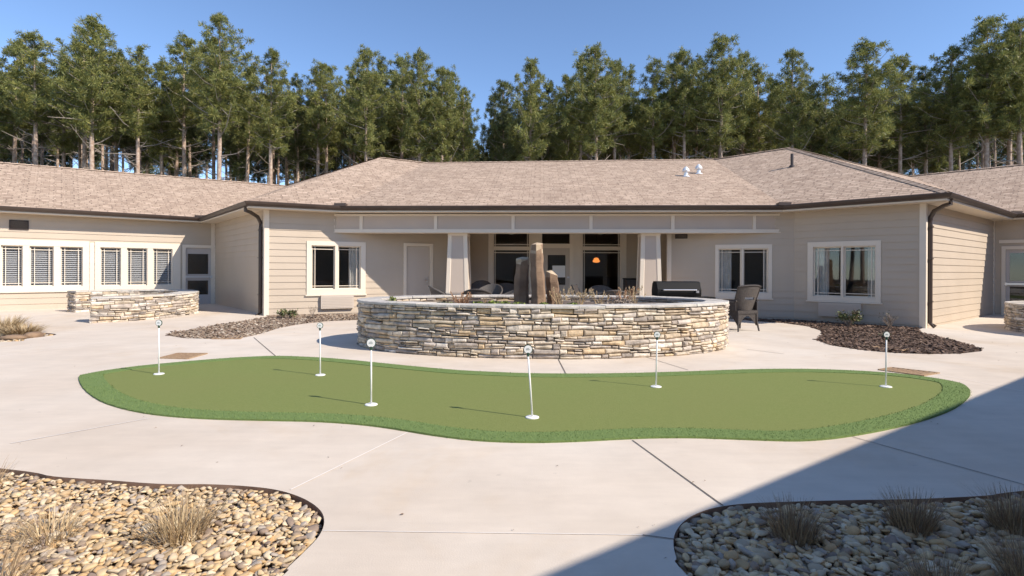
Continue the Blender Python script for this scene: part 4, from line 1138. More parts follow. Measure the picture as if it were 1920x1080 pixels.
x,y,z = gt(-12,905); tuft(x,y,z,60,.22,.12,M['straw2'],'sparse dry stems at the left edge on the rim of the left stone bed',group='dry grass clumps',seed=4,wd=.0022,lean=(.1,0))
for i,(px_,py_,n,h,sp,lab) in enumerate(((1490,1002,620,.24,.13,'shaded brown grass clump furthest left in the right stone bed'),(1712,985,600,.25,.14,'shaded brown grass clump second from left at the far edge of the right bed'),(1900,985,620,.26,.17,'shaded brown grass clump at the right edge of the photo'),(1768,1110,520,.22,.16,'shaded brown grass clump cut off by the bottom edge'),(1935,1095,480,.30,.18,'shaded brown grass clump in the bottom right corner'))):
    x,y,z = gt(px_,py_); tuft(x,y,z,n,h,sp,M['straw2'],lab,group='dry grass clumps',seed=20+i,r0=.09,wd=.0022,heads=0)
for i,(px_,py_,h,lab) in enumerate(((10,622,.42,'tall pale yellow grass clump in the far left bed'),(42,626,.28,'short pale yellow grass clump right of the tall one in far left bed'))):
    g = G(px_,py_); tuft(g.x,g.y,g.z-.04,700,h,.38,M['straw'],lab,group='dry grass clumps',seed=40+i,r0=.22,wd=.008)
rk = MB(); g = G(22,636); 
for i,(px_,py_,lab) in enumerate(((24,635,'dark reddish rock on the left in the far left bed'),(60,632,'dark reddish rock on the right in the far left bed'))):
    g = G(px_,py_); rk = MB(); stone_mesh(rk,(0,0,0),.20,.14,.07,.2,ICO2,random.Random(i)); o = rk.build('landscape_rock', M['basalt'],None,True); o.location = (g.x,g.y,g.z+.02); tag(o,lab,'rock')
# plants inside the planter
def pp(px, yy): p = at_y(px, 560, yy); return p.x, yy, SOILZ-.01
for i,(px_,yy,n,h,sp,m,lab) in enumerate((
    (868,9.35,150,.24,.20,'rust','rust orange grass clump left of the green sedum in the central planter'),
    (912,9.9,60,.10,.10,'straw2','small brown tuft behind the sedum in the central planter'),
    (1048,10.0,34,.30,.24,'straw','feathery dry grass just right of the short standing stone'),
    (1085,9.7,46,.33,.28,'straw','feathery pinkish dry grass in the middle right of the planter'),
    (1125,9.9,30,.28,.22,'straw','thin feathery dry grass behind the low brown mound'),
    (1166,9.7,80,.36,.24,'rust','tall tan grass clump near the right end of the planter'),
    (1187,9.9,44,.34,.20,'straw','pale upright grass next to the tall tan clump'))):
    x,y,z = pp(px_,yy); tuft(x,y,z,n,h,sp,M[m],lab,group='dry grasses in the central planter',seed=60+i,r0=.07,wd=.0060,heads=.45 if m == 'straw' else .12)
def mound(px_, yy, rx, rz_, n, m, lab, name='sedum', cat='sedum', leaf=.022, group='low green mounds in the central planter', z=None):
    rg = random.Random(int(px_)); mb = MB(); p = at_y(px_,560,yy)
    for _ in range(n):
        u = rg.uniform(0,6.28); v_ = math.acos(rg.random()); k = rg.uniform(.7,1.0)
        c = Vector((rx*math.sin(v_)*math.cos(u)*k, rx*.8*math.sin(v_)*math.sin(u)*k, rz_*math.cos(v_)*k)); nn = Vector((rg.uniform(-1,1),rg.uniform(-1,1),rg.uniform(.1,1))).normalized()
        a = nn.orthogonal().normalized()*leaf; b_ = nn.cross(a); mb.poly([c-a-b_*.4,c+a*.2-b_*.5,c+a,c+a*.2+b_*.5,c-a+b_*.4])
    o = mb.build(name, M[m]); o.location = (p.x,yy,SOILZ-.01 if z is None else z); tag(o,lab,cat,group)
for px_,yy,rx,rz_,lab in ((896,9.15,.13,.12,'small bright green sedum mound beside the rust grass'),(925,9.1,.19,.13,'wide bright green sedum mound, second from the rust grass'),(947,9.2,.13,.12,'bright green sedum mound below the left standing stone'),(972,9.1,.17,.11,'low green sedum mat below the tallest standing stone'),(1018,9.1,.11,.11,'small green sedum mound below the short standing stone'),(1074,9.1,.14,.10,'flat green sedum mat below the feathery grass')):
    mound(px_,yy,rx,rz_,420,'sedum',lab)
mound(1163,9.35,.30,.17,900,'twig','dull brown woody mound near the right end of the planter','low_shrub','shrub',.02,None)
mound(1228,9.6,.22,.06,260,'leafg','flat grey green mat at the right end of the planter','ground_cover_plant','plant',.02,None)
mound(1262,9.9,.15,.05,200,'leafg','tiny grey green plant at the far right of the planter','ground_cover_plant','plant',.02,None)
mound(835,9.6,.25,.09,320,'leafg','low grey green plant left of the rust orange grass','ground_cover_plant','plant',.02,None)
def shrub(x, y, z, r_, h, n, m, lab, name='shrub', seed=1, leaf=.035, twigs=14, cat='shrub'):
    rg = random.Random(seed); root = empty(name,(x,y,z)); tag(root, lab, cat)
    tb = MB(); lb = MB()
    for i in range(twigs):
        a = rg.uniform(0,6.28); e = Vector((math.cos(a)*r_*rg.uniform(.3,1),math.sin(a)*r_*rg.uniform(.3,1),h*rg.uniform(.5,1))); mid = e*.5+Vector((0,0,h*.12)); tb.tube([(0,0,0),mid,e],[.006,.004,.002],4,cap=False)
        for _ in range(2):
            e2 = e*rg.uniform(.7,.95)+Vector((rg.uniform(-.08,.08),rg.uniform(-.08,.08),rg.uniform(.0,.1))); tb.tube([mid,e2],[.003,.0015],3,cap=False)
        for _ in range(n//twigs):
            t = rg.uniform(.45,1.05); c = mid.lerp(e,t)+Vector((rg.gauss(0,1),rg.gauss(0,1),rg.gauss(0,.8)))*r_*.16; nn = Vector((rg.uniform(-1,1),rg.uniform(-1,1),rg.uniform(0,1.2))).normalized(); a_ = nn.orthogonal(); a_.rotate(Matrix.Rotation(rg.uniform(0,6.28),3,nn)); a_ = a_.normalized()*leaf*rg.uniform(.6,1.2); b2 = nn.cross(a_)*.45
            lb.poly([c-a_,c-a_*.2-b2,c+a_,c-a_*.2+b2])
    tb.build('stems', M['twig'], root); 
    if lb.f: lb.build('leaves', M[m], root)
g = G(1590,612); shrub(g.x,g.y,g.z-.02,.26,.38,620,'leafg','small leafy green shrub under the window of the right block',seed=2,leaf=.032)
g = G(1668,616); shrub(g.x,g.y,g.z-.02,.24,.42,60,'leafg','thin almost bare twiggy shrub right of the leafy green one',seed=3,leaf=.02,twigs=22)
g = G(538,597); shrub(g.x,g.y,g.z-.02,.24,.22,520,'leafg','small olive shrub at the foot of the sunlit left block wall',seed=4,leaf=.036)
g = G(585,596); shrub(g.x,g.y,g.z-.02,.12,.34,20,'leafg','bare twig plant beside the left air conditioner cover',seed=5,leaf=.02,twigs=9)
p = at_y(735,560,9.6); shrub(p.x,9.6,SOILZ,.10,.16,150,'sedum','small pale green plant near the left end of the planter',seed=6,leaf=.022,twigs=8,cat='plant',name='small_plant')
g = G(1655,630); shrub(g.x,g.y,g.z-.02,.15,.06,60,'leafg','flat sprig lying in the mulch in front of the twiggy shrub',seed=7,leaf=.02,twigs=8,cat='plant',name='small_plant')

# ------------------------------------------------------------------ furniture
def shell(mb, pts_fn, nu, nv, th=.02, m=0):
    """curved panel from a function of u,v with thickness along y-ish normal"""
    P = [[Vector(pts_fn(i/nu, j/nv)) for j in range(nv+1)] for i in range(nu+1)]
    def nrm(i,j):
        a = P[min(i+1,nu)][j]-P[max(i-1,0)][j]; b_ = P[i][min(j+1,nv)]-P[i][max(j-1,0)]; n_ = a.cross(b_); return n_.normalized() if n_.length > 1e-9 else Vector((0,1,0))
    Q = [[P[i][j]+nrm(i,j)*th for j in range(nv+1)] for i in range(nu+1)]
    v = [p for r_ in P for p in r_]+[p for r_ in Q for p in r_]; k = (nu+1)*(nv+1); id_ = lambda i,j: i*(nv+1)+j; f = []
    for i in range(nu):
        for j in range(nv): f.append((id_(i,j),id_(i+1,j),id_(i+1,j+1),id_(i,j+1))); f.append((k+id_(i,j+1),k+id_(i+1,j+1),k+id_(i+1,j),k+id_(i,j)))
    for i in range(nu): f.append((id_(i,0),k+id_(i,0),k+id_(i+1,0),id_(i+1,0))); f.append((id_(i+1,nv),k+id_(i+1,nv),k+id_(i,nv),id_(i,nv)))
    for j in range(nv): f.append((id_(0,j+1),k+id_(0,j+1),k+id_(0,j),id_(0,j))); f.append((id_(nu,j),k+id_(nu,j),k+id_(nu,j+1),id_(nu,j+1)))
    mb.raw(v,f,m)
def highback_chair(x, y, rz, lab):
    """wicker dining chair; local +y is the direction its BACK faces"""
    root = empty('wicker_chair',(x,y,0),rz); tag(root, lab, 'chair')
    W_ = .27; H_ = .97
    # high wrapping back with a slot
    def back(u, v, z0, z1):
        a = (u-.5)*2; wz = z0+(z1-z0)*v; t = (wz-.42)/(H_-.42); half = W_*(1+.12*t); yb = .24+.16*t - .16*a*a*(1-.4*t); arch = .03*(1-a*a) if z1 >= H_-.001 and v > .99 else 0
        return (a*half, yb, wz+arch)
    bm_ = MB(); 
    shell(bm_, lambda u,v: back(u,v,.74,H_), 12, 6); shell(bm_, lambda u,v: back(u,v,.40,.68), 12, 6)
    shell(bm_, lambda u,v: back(u*.28,v,.68,.74), 4, 1); shell(bm_, lambda u,v: back(.72+u*.28,v,.68,.74), 4, 1)
    bm_.build('backrest', M['wicker2'], root, False)
    rl = MB(); rl.tube([back(i/12,1,.7,H_) for i in range(13)], .020, 8); 
    for s in (0,1): rl.tube([back(s,i/5,.42,H_) for i in range(6)], .018, 8)
    rl.build('back_frame', M['wicker'], root)
    st = MB(); st.hexa([(-.27,-.27,.38),(.27,-.27,.38),(.27,.26,.38),(-.27,.26,.38),(-.27,-.27,.45),(.27,-.27,.45),(.27,.26,.45),(-.27,.26,.45)]); st.build('seat', M['wicker'], root)
    for sx in (-1,1):
        ar = MB(); ar.tube([(sx*.29,-.24,.40),(sx*.31,-.25,.62),(sx*.31,.0,.66),(sx*.29,.24,.66)], [.02,.022,.024,.02], 8)
        shell(ar, lambda u,v,sx=sx: (sx*.285, -.22+.44*u, .45+.18*v), 4, 2, .012*sx); ar.build('armrest', M['wicker'], root)
        for sy in (-1,1):
            lg = MB(); lg.tube([(sx*.25,sy*.24,.40),(sx*.255,sy*.25,.2),(sx*.285,sy*.285,.0)], [.028,.022,.016], 8); lg.build('leg', M['wicker'], root)
    ap = MB()
    for sy in (-1,1):  # arched skirts
        shell(ap, lambda u,v,sy=sy: ((u-.5)*.5, sy*.245, .40-(1-v)*(.06+.16*abs(u-.5)**1.5*4)), 12, 2, .012)
    for sx in (-1,1): shell(ap, lambda u,v,sx=sx: (sx*.255,(u-.5)*.48, .40-(1-v)*(.06+.16*abs(u-.5)**1.5*4)), 12, 2, .012)
    ap.build('seat_skirt', M['wicker'], root)
g = G(1392,621); highback_chair(g.x+.02, g.y+.22, R(200), 'high backed wicker chair right of the central planter, its back to camera')
def tub_chair(x, y, rz, lab, m='wicker2', h=.86, group='wicker tub chairs around the porch tables'):
    root = empty('wicker_chair',(x,y,0),rz); tag(root, lab, 'chair', group)
    def sh(u, v):
        a = (u-.5)*math.pi*1.15; r_ = .29+.07*v; top = .62+(h-.62)*max(0,math.cos(a*.8))**1.2; z = .40+(top-.40)*v
        return (r_*math.sin(a), r_*math.cos(a)*1.0+.06*v*max(0,math.cos(a)), z)
    mb = MB(); shell(mb, sh, 22, 5, .025); mb.build('backrest', M[m], root)
    rl = MB(); rl.tube([sh(i/22,1) for i in range(23)], .022, 8); rl.build('rim', M[m], root)
    st = MB(); st.lathe((0,0,.36), [(.27,0),(.30,.03),(.30,.08),(.27,.10)], 20); st.build('seat', M['wicker'], root)
    for sx in (-1,1):
        for sy in (-1,1):
            lg = MB(); lg.tube([(sx*.2,sy*.2,.38),(sx*.24,sy*.24,0)], [.02,.014], 8); lg.build('leg', M['blackmetal'], root)
def table(x, y, lab, r_=.5):
    root = empty('patio_table',(x,y,0)); tag(root, lab, 'table', 'round patio tables on the porch')
    mb = MB(); mb.lathe((0,0,.70),[(r_-.01,0),(r_,.01),(r_,.03),(r_-.01,.035)],28); mb.build('table_top', M['glass_table'], root)
    for k in range(4):
        a = k*math.pi/2+.78; lg = MB(); lg.tube([(math.cos(a)*r_*.75,math.sin(a)*r_*.75,.70),(math.cos(a)*.2,math.sin(a)*.2,.36),(math.cos(a)*r_*.8,math.sin(a)*r_*.8,0)],.015,8); lg.build('leg', M['blackmetal'], root)
def ctp(px_, yy): return at_y(px_,520,yy).x
table(ctp(868,13.6),13.6,'round patio table left of the standing stones')
tub_chair(ctp(836,13.7),13.7,R(100),'wicker chair seen side on in front of the left porch column, left of the table',h=.90)
tub_chair(ctp(895,12.9),12.9,R(180),'dark wicker chair with its back to camera nearest the left table','wicker',h=.86)
tub_chair(ctp(915,14.3),14.3,R(-20),'pale grey wicker chair behind the dark one',h=.92)
tub_chair(ctp(948,13.6),13.6,R(-80),'wicker chair just left of the standing stones',h=.86)
tub_chair(ctp(902,16.2),16.2,R(0),'dark chair against the porch wall right of the left column','wicker',h=.98)
tub_chair(ctp(953,16.6),16.6,R(10),'dark chair against the porch window left of the standing stones','wicker',h=.90)
table(ctp(1135,14.2),14.2,'round patio table right of the standing stones')
tub_chair(ctp(1153,13.6),13.6,R(170),'grey wicker chair behind the feathery grasses',h=.82)
tub_chair(ctp(1128,15.6),15.6,R(0),'wicker chair on the far side of the right table',h=.86)
def sling_chair(x, y, rz, lab):
    root = empty('sling_chair',(x,y,0),rz); tag(root, lab, 'chair')
    mb = MB(); shell(mb, lambda u,v: ((u-.5)*.5, .2+.22*v+.02*math.sin(v*3), .42+.52*v), 6, 8, .015); mb.build('backrest', M['wicker'], root)
    mb = MB(); shell(mb, lambda u,v: ((u-.5)*.5, -.25+.45*v, .42-.03*math.sin(v*3.1)), 6, 6, .015); mb.build('seat', M['wicker'], root)
    for sx in (-1,1):
        fr = MB(); fr.tube([(sx*.27,.43,.95),(sx*.27,.2,.42),(sx*.27,-.26,.42),(sx*.27,-.30,0)],.014,8); fr.tube([(sx*.27,.15,.42),(sx*.27,.32,0)],.014,8); fr.tube([(sx*.27,.33,.66),(sx*.29,-.2,.64),(sx*.27,-.26,.42)],.013,8); fr.build('side_frame', M['blackmetal'], root)
sling_chair(ctp(1108,13.7),13.7,R(70),'black sling chair leaning back left of the right porch window')
# storage box by the right column
def storage(x, y, lab):
    root = empty('storage_cabinet',(x,y,0)); tag(root, lab, 'cabinet')
    mb = MB(); mb.box((-.27,-.24,.06),(.27,.24,1.04)); mb.build('carcass', M['wicker'], root)
    mb = MB(); mb.box((-.26,-.262,.08),(-.004,-.242,1.02)); mb.build('door', M['wicker'], root)
    mb = MB(); mb.box((.004,-.262,.08),(.26,-.242,1.02)); mb.build('door', M['wicker'], root)
    mb = MB(); mb.box((-.29,-.28,1.04),(.29,.26,1.075)); mb.build('top', M['blackmetal'], root)
    for sx in (-1,1):
        for sy in (-1,1): mb = MB(); mb.box((sx*.24-.02,sy*.21-.02,0),(sx*.24+.02,sy*.21+.02,.06)); mb.build('foot', M['blackmetal'], root)
storage(ctp(1188,16.9),16.9,'tall dark woven cabinet beside the right porch column')
# gas grill
def grill():
    yy = 12.45; x0 = at_y(1230,540,yy).x; x1 = at_y(1304,540,yy).x; xc = (x0+x1)/2; hw = (x1-x0)/2; rx = at_y(1334,540,yy).x-xc; lx_ = at_y(1203,540,yy).x-xc
    root = empty('gas_grill',(xc,yy,0)); tag(root,'black gas grill with closed hood and side shelves behind the planter','grill')
    z0 = .72; z1 = 1.07
    hd = MB(); prof = [(-.27,z0+.02),(-.29,z0+.10),(-.285,z0+.17),(-.24,z1-.10),(-.19,z1-.02),(-.12,z1),(.10,z1),(.20,z1-.06),(.25,z0+.15),(.25,z0+.02)]
    n = len(prof)
    hd.raw([( -hw,a,z) for a,z in prof]+[(hw,a,z) for a,z in prof],[tuple(range(n)),tuple(range(2*n-1,n-1,-1))]+[(k,k+n,(k+1)%n+n,(k+1)%n) for k in range(n)]); hood = hd.build('hood', M['blackmetal'], root)
    hb = MB(); hb.tube([(-hw+.08,-.285,z0+.17),(-hw+.08,-.335,z0+.165),(hw-.08,-.335,z0+.165),(hw-.08,-.285,z0+.17)],.014,8); hb.build('handle', M['steel'], hood)
    ec = MB()
    for s in (-1,1):
        v = [(s*(hw+.001),a,z) for a,z in prof]+[(s*(hw+.035),a*1.0,z) for a,z in prof]; ec.raw(v,[tuple(range(n)),tuple(range(2*n-1,n-1,-1))]+[(k,k+n,(k+1)%n+n,(k+1)%n) for k in range(n)])
    ec.build('end_cap', M['blackmetal'], hood)
    cb = MB(); cb.box((-hw-.02,-.26,.12),(hw+.02,.26,z0-.005)); cb.build('cabinet', M['blackmetal'], root)
    cp_ = MB(); cp_.box((-hw-.02,-.31,z0-.13),(hw+.02,-.262,z0+.01)); pnl = cp_.build('control_panel', M['blackmetal'], root)
    for k in range(4):
        kb = MB(); kb.tube([(-hw+.12+k*(2*hw-.24)/3,-.31,z0-.06),(-hw+.12+k*(2*hw-.24)/3,-.345,z0-.06)],.026,12); kb.build('knob', M['steel'], pnl)
    for a,b_ in ((lx_,-hw-.022),(hw+.022,rx)):
        sh_ = MB(); sh_.box((a,-.26,z0-.035),(b_,.24,z0)); sh_.box((a+.01,-.25,z0-.07),(b_-.001,.23,z0-.036)); sh_.build('side_shelf', M['blackmetal'], root)
    for sx in (-1,1):
        for sy in (-1,1): lg = MB(); lg.tube([(sx*(hw-.05),sy*.2,0.0),(sx*(hw-.05),sy*.2,.12)],.03,10); lg.build('caster', M['blackmetal'], root)
    tg = MB(); tg.box((hw*.80,-.335,z0+.10),(hw*.93,-.29,z0+.15)); tg.build('thermometer', M['steel'], root)
grill()

# ------------------------------------------------------------------ pines
def make_pine(seed, dark=False, crown0=.50, Rm=2.6, dens=1.0, dead=14, needle_w=.0155):
    rg = random.Random(seed); H = 20.0
    root = empty('pine_tree',(0,0,0))
    bend = [(rg.uniform(-.25,.25), rg.uniform(-.25,.25)) for _ in range(3)]
    def ctr(z):
        t = z/H; return Vector((bend[0][0]*math.sin(t*3)+bend[1][0]*t*1.5, bend[0][1]*math.sin(t*2.6)+bend[1][1]*t*1.5, z))
    tr = MB(); zs = [0,.5,2,4,6,8,10,12,14,16,18,19.4]; rad = [.26,.22,.19,.18,.17,.16,.15,.13,.10,.07,.04,.015]
    tr.tube([ctr(z) for z in zs], rad, 9)
    for i in range(dead):
        z = rg.uniform(H*.22,H*(crown0+.06)); a = rg.uniform(0,6.28); l = rg.uniform(.5,2.6)*(.5+z/H); dz = rg.uniform(-.3,1.5)*l*.6
        p0 = ctr(z); d = Vector((math.cos(a),math.sin(a),0)); p1 = p0+d*l*.5+Vector((0,0,dz*.35)); p2 = p0+d*l+Vector((rg.uniform(-.2,.2),rg.uniform(-.2,.2),dz))
        tr.tube([p0,p1,p2],[.045,.03,.012],4,m=1,cap=False)
        for _ in range(2):
            q = p0.lerp(p2,rg.uniform(.4,.8)); tr.tube([q,q+Vector((rg.uniform(-.5,.5),rg.uniform(-.5,.5),rg.uniform(-.1,.5)))],[.018,.007],3,m=1,cap=False)
    tr.build('trunk',[M['bark'],M['deadwood']],root,True)
    cr = MB(); zc0 = H*crown0; nb = int(66*dens)
    def puff(c, r_, n):
        for _ in range(n):
            d = Vector((rg.gauss(0,1),rg.gauss(0,1),rg.gauss(.35,.9)))
            if d.length < .01: continue
            d.normalize(); l = r_*rg.uniform(.75,1.15); a = c+d*r_*rg.uniform(.05,.45); s = d.orthogonal(); s.rotate(Matrix.Rotation(rg.uniform(0,6.28),3,d)); s = s.normalized()*needle_w*rg.uniform(.7,1.5)
            tip = a+d*l*.72; cr.poly([a-s*.5,a+s*.5,tip+s,tip-s] if rg.random()<.5 else [a-s,a+s,tip], 1)
    lob = [rg.uniform(.75,1.15) for _ in range(7)]
    for i in range(nb):
        t = (i+rg.random())/nb; z = zc0+(H-.6-zc0)*t; a = i*2.4+rg.uniform(-.5,.5)
        prof = (.45+.55*math.sin(min(1,t/.35)*math.pi/2) if t < .35 else max(0,1-((t-.35)/.66)**1.7)**.8)
        l = max(.35, Rm*prof*rg.uniform(.62,1.12)*lob[int((a%6.28)/6.2832*6.99)])
        if rg.random() < (.06 if t < .6 else .2): continue
        p0 = ctr(z); rise = l*rg.uniform(.15,.6)*(.6+.6*t); d = Vector((math.cos(a),math.sin(a),0)); p2 = p0+d*l+Vector((0,0,rise)); p1 = p0+d*l*.5+Vector((0,0,rise*.25))
        cr.tube([p0,p1,p2],[.035*(1.3-t),.022,.010],4,m=0,cap=False)
        k = max(2,int(l*2.6))
        for j in range(k):
            u = .16+.84*(j+rg.random()*.8)/k; c = (p0.lerp(p1,u*2) if u<.5 else p1.lerp(p2,u*2-1))+Vector((rg.gauss(0,.24),rg.gauss(0,.24),rg.gauss(.05,.20)))*(.5+l*.34)
            puff(c, rg.uniform(.28,.50)*(1.0 if t<.65 else .74), int(rg.uniform(70,104)))
        puff(p2, rg.uniform(.28,.42), 70)
    for _ in range(5): puff(ctr(H-.25)+Vector((rg.gauss(0,.38),rg.gauss(0,.38),rg.uniform(-.7,.2))), .32, 60)
    cr.build('crown',[M['deadwood'], M['needles_dark'] if dark else M['needles']],root)
    return root
protos = [make_pine(101,crown0=.62,Rm=2.2,dens=.92), make_pine(102,crown0=.57,Rm=2.4,dens=1.0), make_pine(103,crown0=.62,Rm=2.0,dens=.9), make_pine(104,crown0=.56,Rm=2.8,dens=1.1),
          make_pine(105,dark=True,crown0=.58,Rm=2.5,dens=1.0), make_pine(106,dark=True,crown0=.52,Rm=2.8,dens=1.1), make_pine(107,crown0=.60,Rm=1.9,dens=.72),
          make_pine(108,dark=True,crown0=.70,Rm=2.3,dens=.75,dead=22), make_pine(109,dark=True,crown0=.66,Rm=2.0,dens=.7,dead=20)]
used = [False]*len(protos)
rt = random.Random(77)
def plant(pi, x, y, h, wide, label, group):
    hs = h/20.0; sc = (hs*wide, hs*wide, hs)
    r0 = protos[pi]
    if not used[pi]:
        used[pi] = True; r0.location = (x,y,-.2); r0.rotation_euler = (0,0,rt.uniform(0,6.28)); r0.scale = sc; o = r0
    else: o = dup(r0,(x,y,-.2),rt.uniform(0,6.28),sc)
    tag(o,label,'pine tree',group); return o
front = [ # px, top y, proto, depth, width, label
 (31,72,0,41,1.0,'pine second from the left edge, slightly shorter than its right neighbour'),
 (67,53,0,37,1.0,'pine with pale trunk near the left edge above the louvred vent'),
 (-15,95,1,40,1.1,'pine cut off by the left edge of the photo'),
 (118,120,6,42,1.0,'thin pine between the left edge pair and the broad tall pine'),
 (150,43,2,40,.95,'narrow crowned pine touching the left side of the broad tall pine'),
 (182,29,3,36,1.0,'broad tall pine with thick reddish trunk above the left wing roof'),
 (228,92,4,42,1.0,'dark pine right of the broad tall pine'),
 (268,87,2,37,1.0,'pine with pale trunk half way along the left wing roof'),
 (312,112,1,41,.95,'bushy pine filling in left of the two stemmed high crown'),
 (352,64,0,40,1.0,'pine leaning on the left side of the highest pine'),
 (407,20,1,36,.95,'highest pine of the left half, pale trunk with snapped side branches'),
 (440,150,5,43,.9,'dark low pine just right of the highest left pine'),
 (463,114,6,41,1.0,'thin topped pine between the highest left pine and the cone shaped one'),
 (512,84,1,37,1.0,'cone shaped pine with forked dead branches left of the roof dip'),
 (556,135,4,42,.9,'dark pine above the dip where the two roofs meet'),
 (595,116,2,40,.95,'left one of the twin topped pines above the sloping hip'),
 (618,117,0,42,.9,'right one of the twin topped pines above the sloping hip'),
 (655,125,6,44,.9,'thin pine filling the gap left of the tree over the left roof peak'),
 (684,85,3,37,.85,'round crowned pine with clean pale trunk left of the left roof peak'),
 (722,104,4,42,.9,'dark pine directly above the left roof peak'),
 (750,97,0,41,.9,'slender pine right of the left roof peak'),
 (786,94,3,38,.85,'tallest pine between the left roof peak and the sky gap'),
 (823,121,1,38,.9,'orange stemmed pine near the left side of the sky gap'),
 (845,124,2,41,.9,'pine second nearest to the left side of the sky gap'),
 (874,160,1,39,.75,'last pine on the left side of the sky gap'),
 (932,172,5,41,.72,'first dark pine on the right side of the sky gap'),
 (952,146,5,39,.85,'dark pine with rounded top right of the sky gap'),
 (1000,109,3,37,.85,'pine with pinkish tip above the standing stones'),
 (1035,150,4,42,.9,'low dark pine right of the pink tipped one'),
 (1058,134,1,39,.85,'pine with forked lower stem above the middle of the roof ridge'),
 (1089,93,6,41,1.0,'thin airy pine left of the big one over the ridge'),
 (1113,84,3,37,.92,'big round pine above the middle of the long roof ridge'),
 (1148,104,0,40,.95,'pine overlapping the right side of the big round one'),
 (1177,124,6,42,.9,'short thin pine left of the gap above the white roof vents'),
 (1222,109,2,39,.95,'pine with rounded dark top left of the white roof vents'),
 (1262,98,6,40,1.0,'airy pine with sparse top above the white roof vents'),
 (1281,84,0,38,.9,'airy two topped pine just above the right white roof vent'),
 (1313,104,4,41,.9,'dark pine left of the high pine near the right roof peak'),
 (1349,62,3,37,.95,'highest pine between the roof vents and the right roof peak'),
 (1388,96,2,41,.9,'pine on the right shoulder of the high one'),
 (1424,121,6,40,1.0,'sparse low pine left of the right roof peak'),
 (1446,133,6,42,.9,'sparse short pine directly left of the right roof peak'),
 (1478,88,1,37,.9,'cone shaped pine right above the right roof peak'),
 (1515,150,4,42,.9,'dark low pine right of the right roof peak'),
 (1550,146,6,41,.9,'small sparse pine left of the spreading pine'),
 (1622,71,3,35,1.05,'spreading pine above the descending hip of the right block'),
 (1683,96,0,39,.95,'pine on the right side of the spreading pine'),
 (1735,122,4,40,1.0,'dark pine in the low saddle of the tree line on the right'),
 (1791,78,1,37,.95,'pine left of the tallest right hand group'),
 (1843,30,3,36,1.0,'tallest pine on the right, above the right wing ridge'),
 (1884,42,4,38,1.0,'dark pine second from the right edge'),
 (1925,26,1,35,1.0,'pine at the right edge of the photo'),
]
for px_,ty,pi,yy,wd,lab in front:
    p = at_y(px_,ty,yy); plant(pi,p.x,yy,p.z+.2,wd,lab,'pines in the front row behind the building')
# rows behind: limited by the tree line of the front row
def skyline(px_):
    best = 400
    for f_ in front:
        d = abs(f_[0]-px_)
        if d < 50: best = min(best, f_[1]+d*1.5)
    return best
k = 0
for yy, step in ((46,50),(51,47),(57,43),(64,43),(72,60)):
    px_ = -50
    while px_ < 1990:
        q = px_+rt.uniform(-.35,.35)*step; px_ += step
        if 868 < q < 948: continue
        ty = max(70, skyline(q)+rt.uniform(35,95)); ty = min(ty, 195+rt.uniform(0,35))
        if 820 < q < 1000: ty = max(ty, 230-abs(q-908)*.45)
        y_ = yy+rt.uniform(-2,2); p = at_y(q,ty,y_); p.z = min(p.z, 24)
        plant(rt.choice((7,8,7,8,2)) if yy < 56 else rt.choice((4,5,5,4,1,7)),p.x,y_,p.z+.2,rt.uniform(.75,1.0)*20/max(14,p.z)*.95,'pine deep in the wood behind the front row','pines deeper in the wood')
# the wood goes on beyond the left wing and the court's open side, where windows mirror it
for i in range(12):
    plant(rt.choice((4,5,1,3)), -30-rt.uniform(0,10), -22+i*2.6+rt.uniform(-1,1), rt.uniform(15,20), 1.3, 'pine beyond the left wing, outside the view', 'pines beyond the left wing')
# small trees in the gap
for q,ty,y_ in ((885,262,52),(905,268,60),(925,255,55),(897,285,70),(915,282,66)):
    p = at_y(q,ty,y_); plant(5,p.x,y_,p.z+.2,1.0,'small pine low in the sky gap of the tree line','small pines in the sky gap')
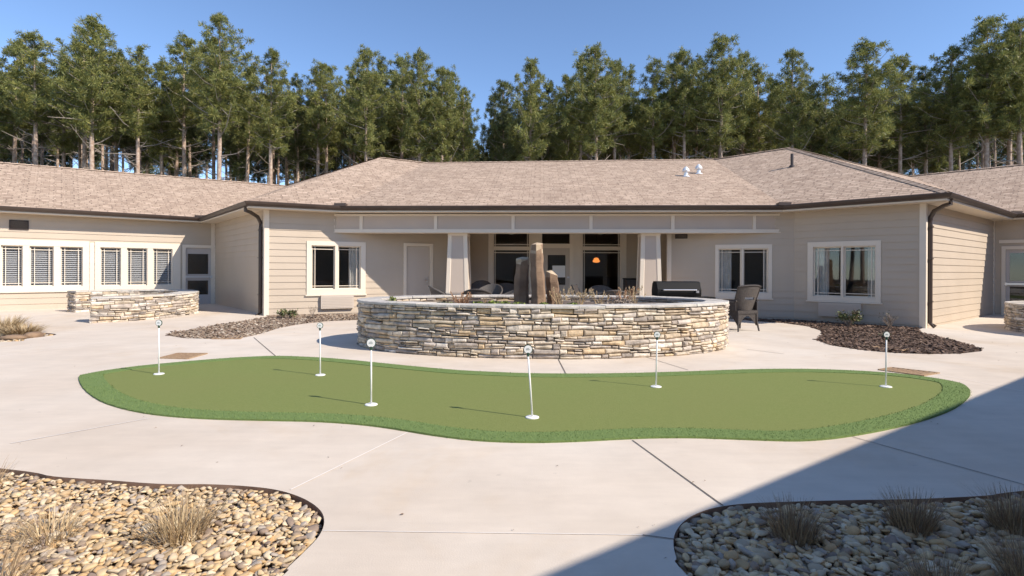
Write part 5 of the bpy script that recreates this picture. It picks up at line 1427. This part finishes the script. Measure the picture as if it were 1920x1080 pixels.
# undergrowth: uncountable
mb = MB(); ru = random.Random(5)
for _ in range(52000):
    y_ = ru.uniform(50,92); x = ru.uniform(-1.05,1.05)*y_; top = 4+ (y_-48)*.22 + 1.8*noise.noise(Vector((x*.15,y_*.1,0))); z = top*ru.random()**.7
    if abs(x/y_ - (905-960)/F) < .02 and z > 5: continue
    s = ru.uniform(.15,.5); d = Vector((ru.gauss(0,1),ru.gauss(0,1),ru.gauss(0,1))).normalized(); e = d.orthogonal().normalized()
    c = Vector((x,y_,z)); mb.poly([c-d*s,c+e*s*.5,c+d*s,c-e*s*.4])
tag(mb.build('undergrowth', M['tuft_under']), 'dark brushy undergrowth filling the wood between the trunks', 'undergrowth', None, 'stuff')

# ------------------------------------------------------------------ sky, sun, camera
wd_ = bpy.data.worlds.new('World'); scene.world = wd_; wd_.use_nodes = True; nt = wd_.node_tree; bg = nt.nodes['Background']
sky = nt.nodes.new('ShaderNodeTexSky'); sky.sky_type = 'NISHITA'; sky.sun_disc = False; sky.sun_elevation = SUN_EL
to_sun = Vector((-SH.x*math.cos(SUN_EL), -SH.y*math.cos(SUN_EL), math.sin(SUN_EL)))
sky.sun_rotation = math.atan2(to_sun.x, to_sun.y)
sky.altitude = 2600; sky.air_density = 1.0; sky.dust_density = .05; sky.ozone_density = 3.0
nt.links.new(sky.outputs[0], bg.inputs[0]); bg.inputs[1].default_value = .138
sl = bpy.data.lights.new('sun','SUN'); sl.energy = 3.7; sl.angle = R(.53); sl.color = (1.0,.90,.78)
so = bpy.data.objects.new('sun', sl); COL.objects.link(so); so.rotation_mode = 'QUATERNION'; so.rotation_quaternion = to_sun.to_track_quat('Z','Y'); so.location = (20,-10,25)
cam = bpy.data.cameras.new('camera'); co = bpy.data.objects.new('camera', cam); COL.objects.link(co)
cam.sensor_width = 36; cam.sensor_fit = 'HORIZONTAL'; cam.lens = 36*F/1920; cam.shift_y = -(540-HY)/1920; cam.clip_end = 1500; cam.clip_start = .05
co.matrix_world = Matrix.Translation(CAM) @ Matrix.Rotation(math.pi/2,4,'X') @ Matrix.Rotation(ROLL,4,'Z')
scene.camera = co
scene.view_settings.view_transform = 'Standard'; scene.view_settings.look = 'None'; scene.view_settings.exposure = .77; scene.view_settings.gamma = 1
scene.cycles.max_bounces = 6; scene.cycles.transparent_max_bounces = 12
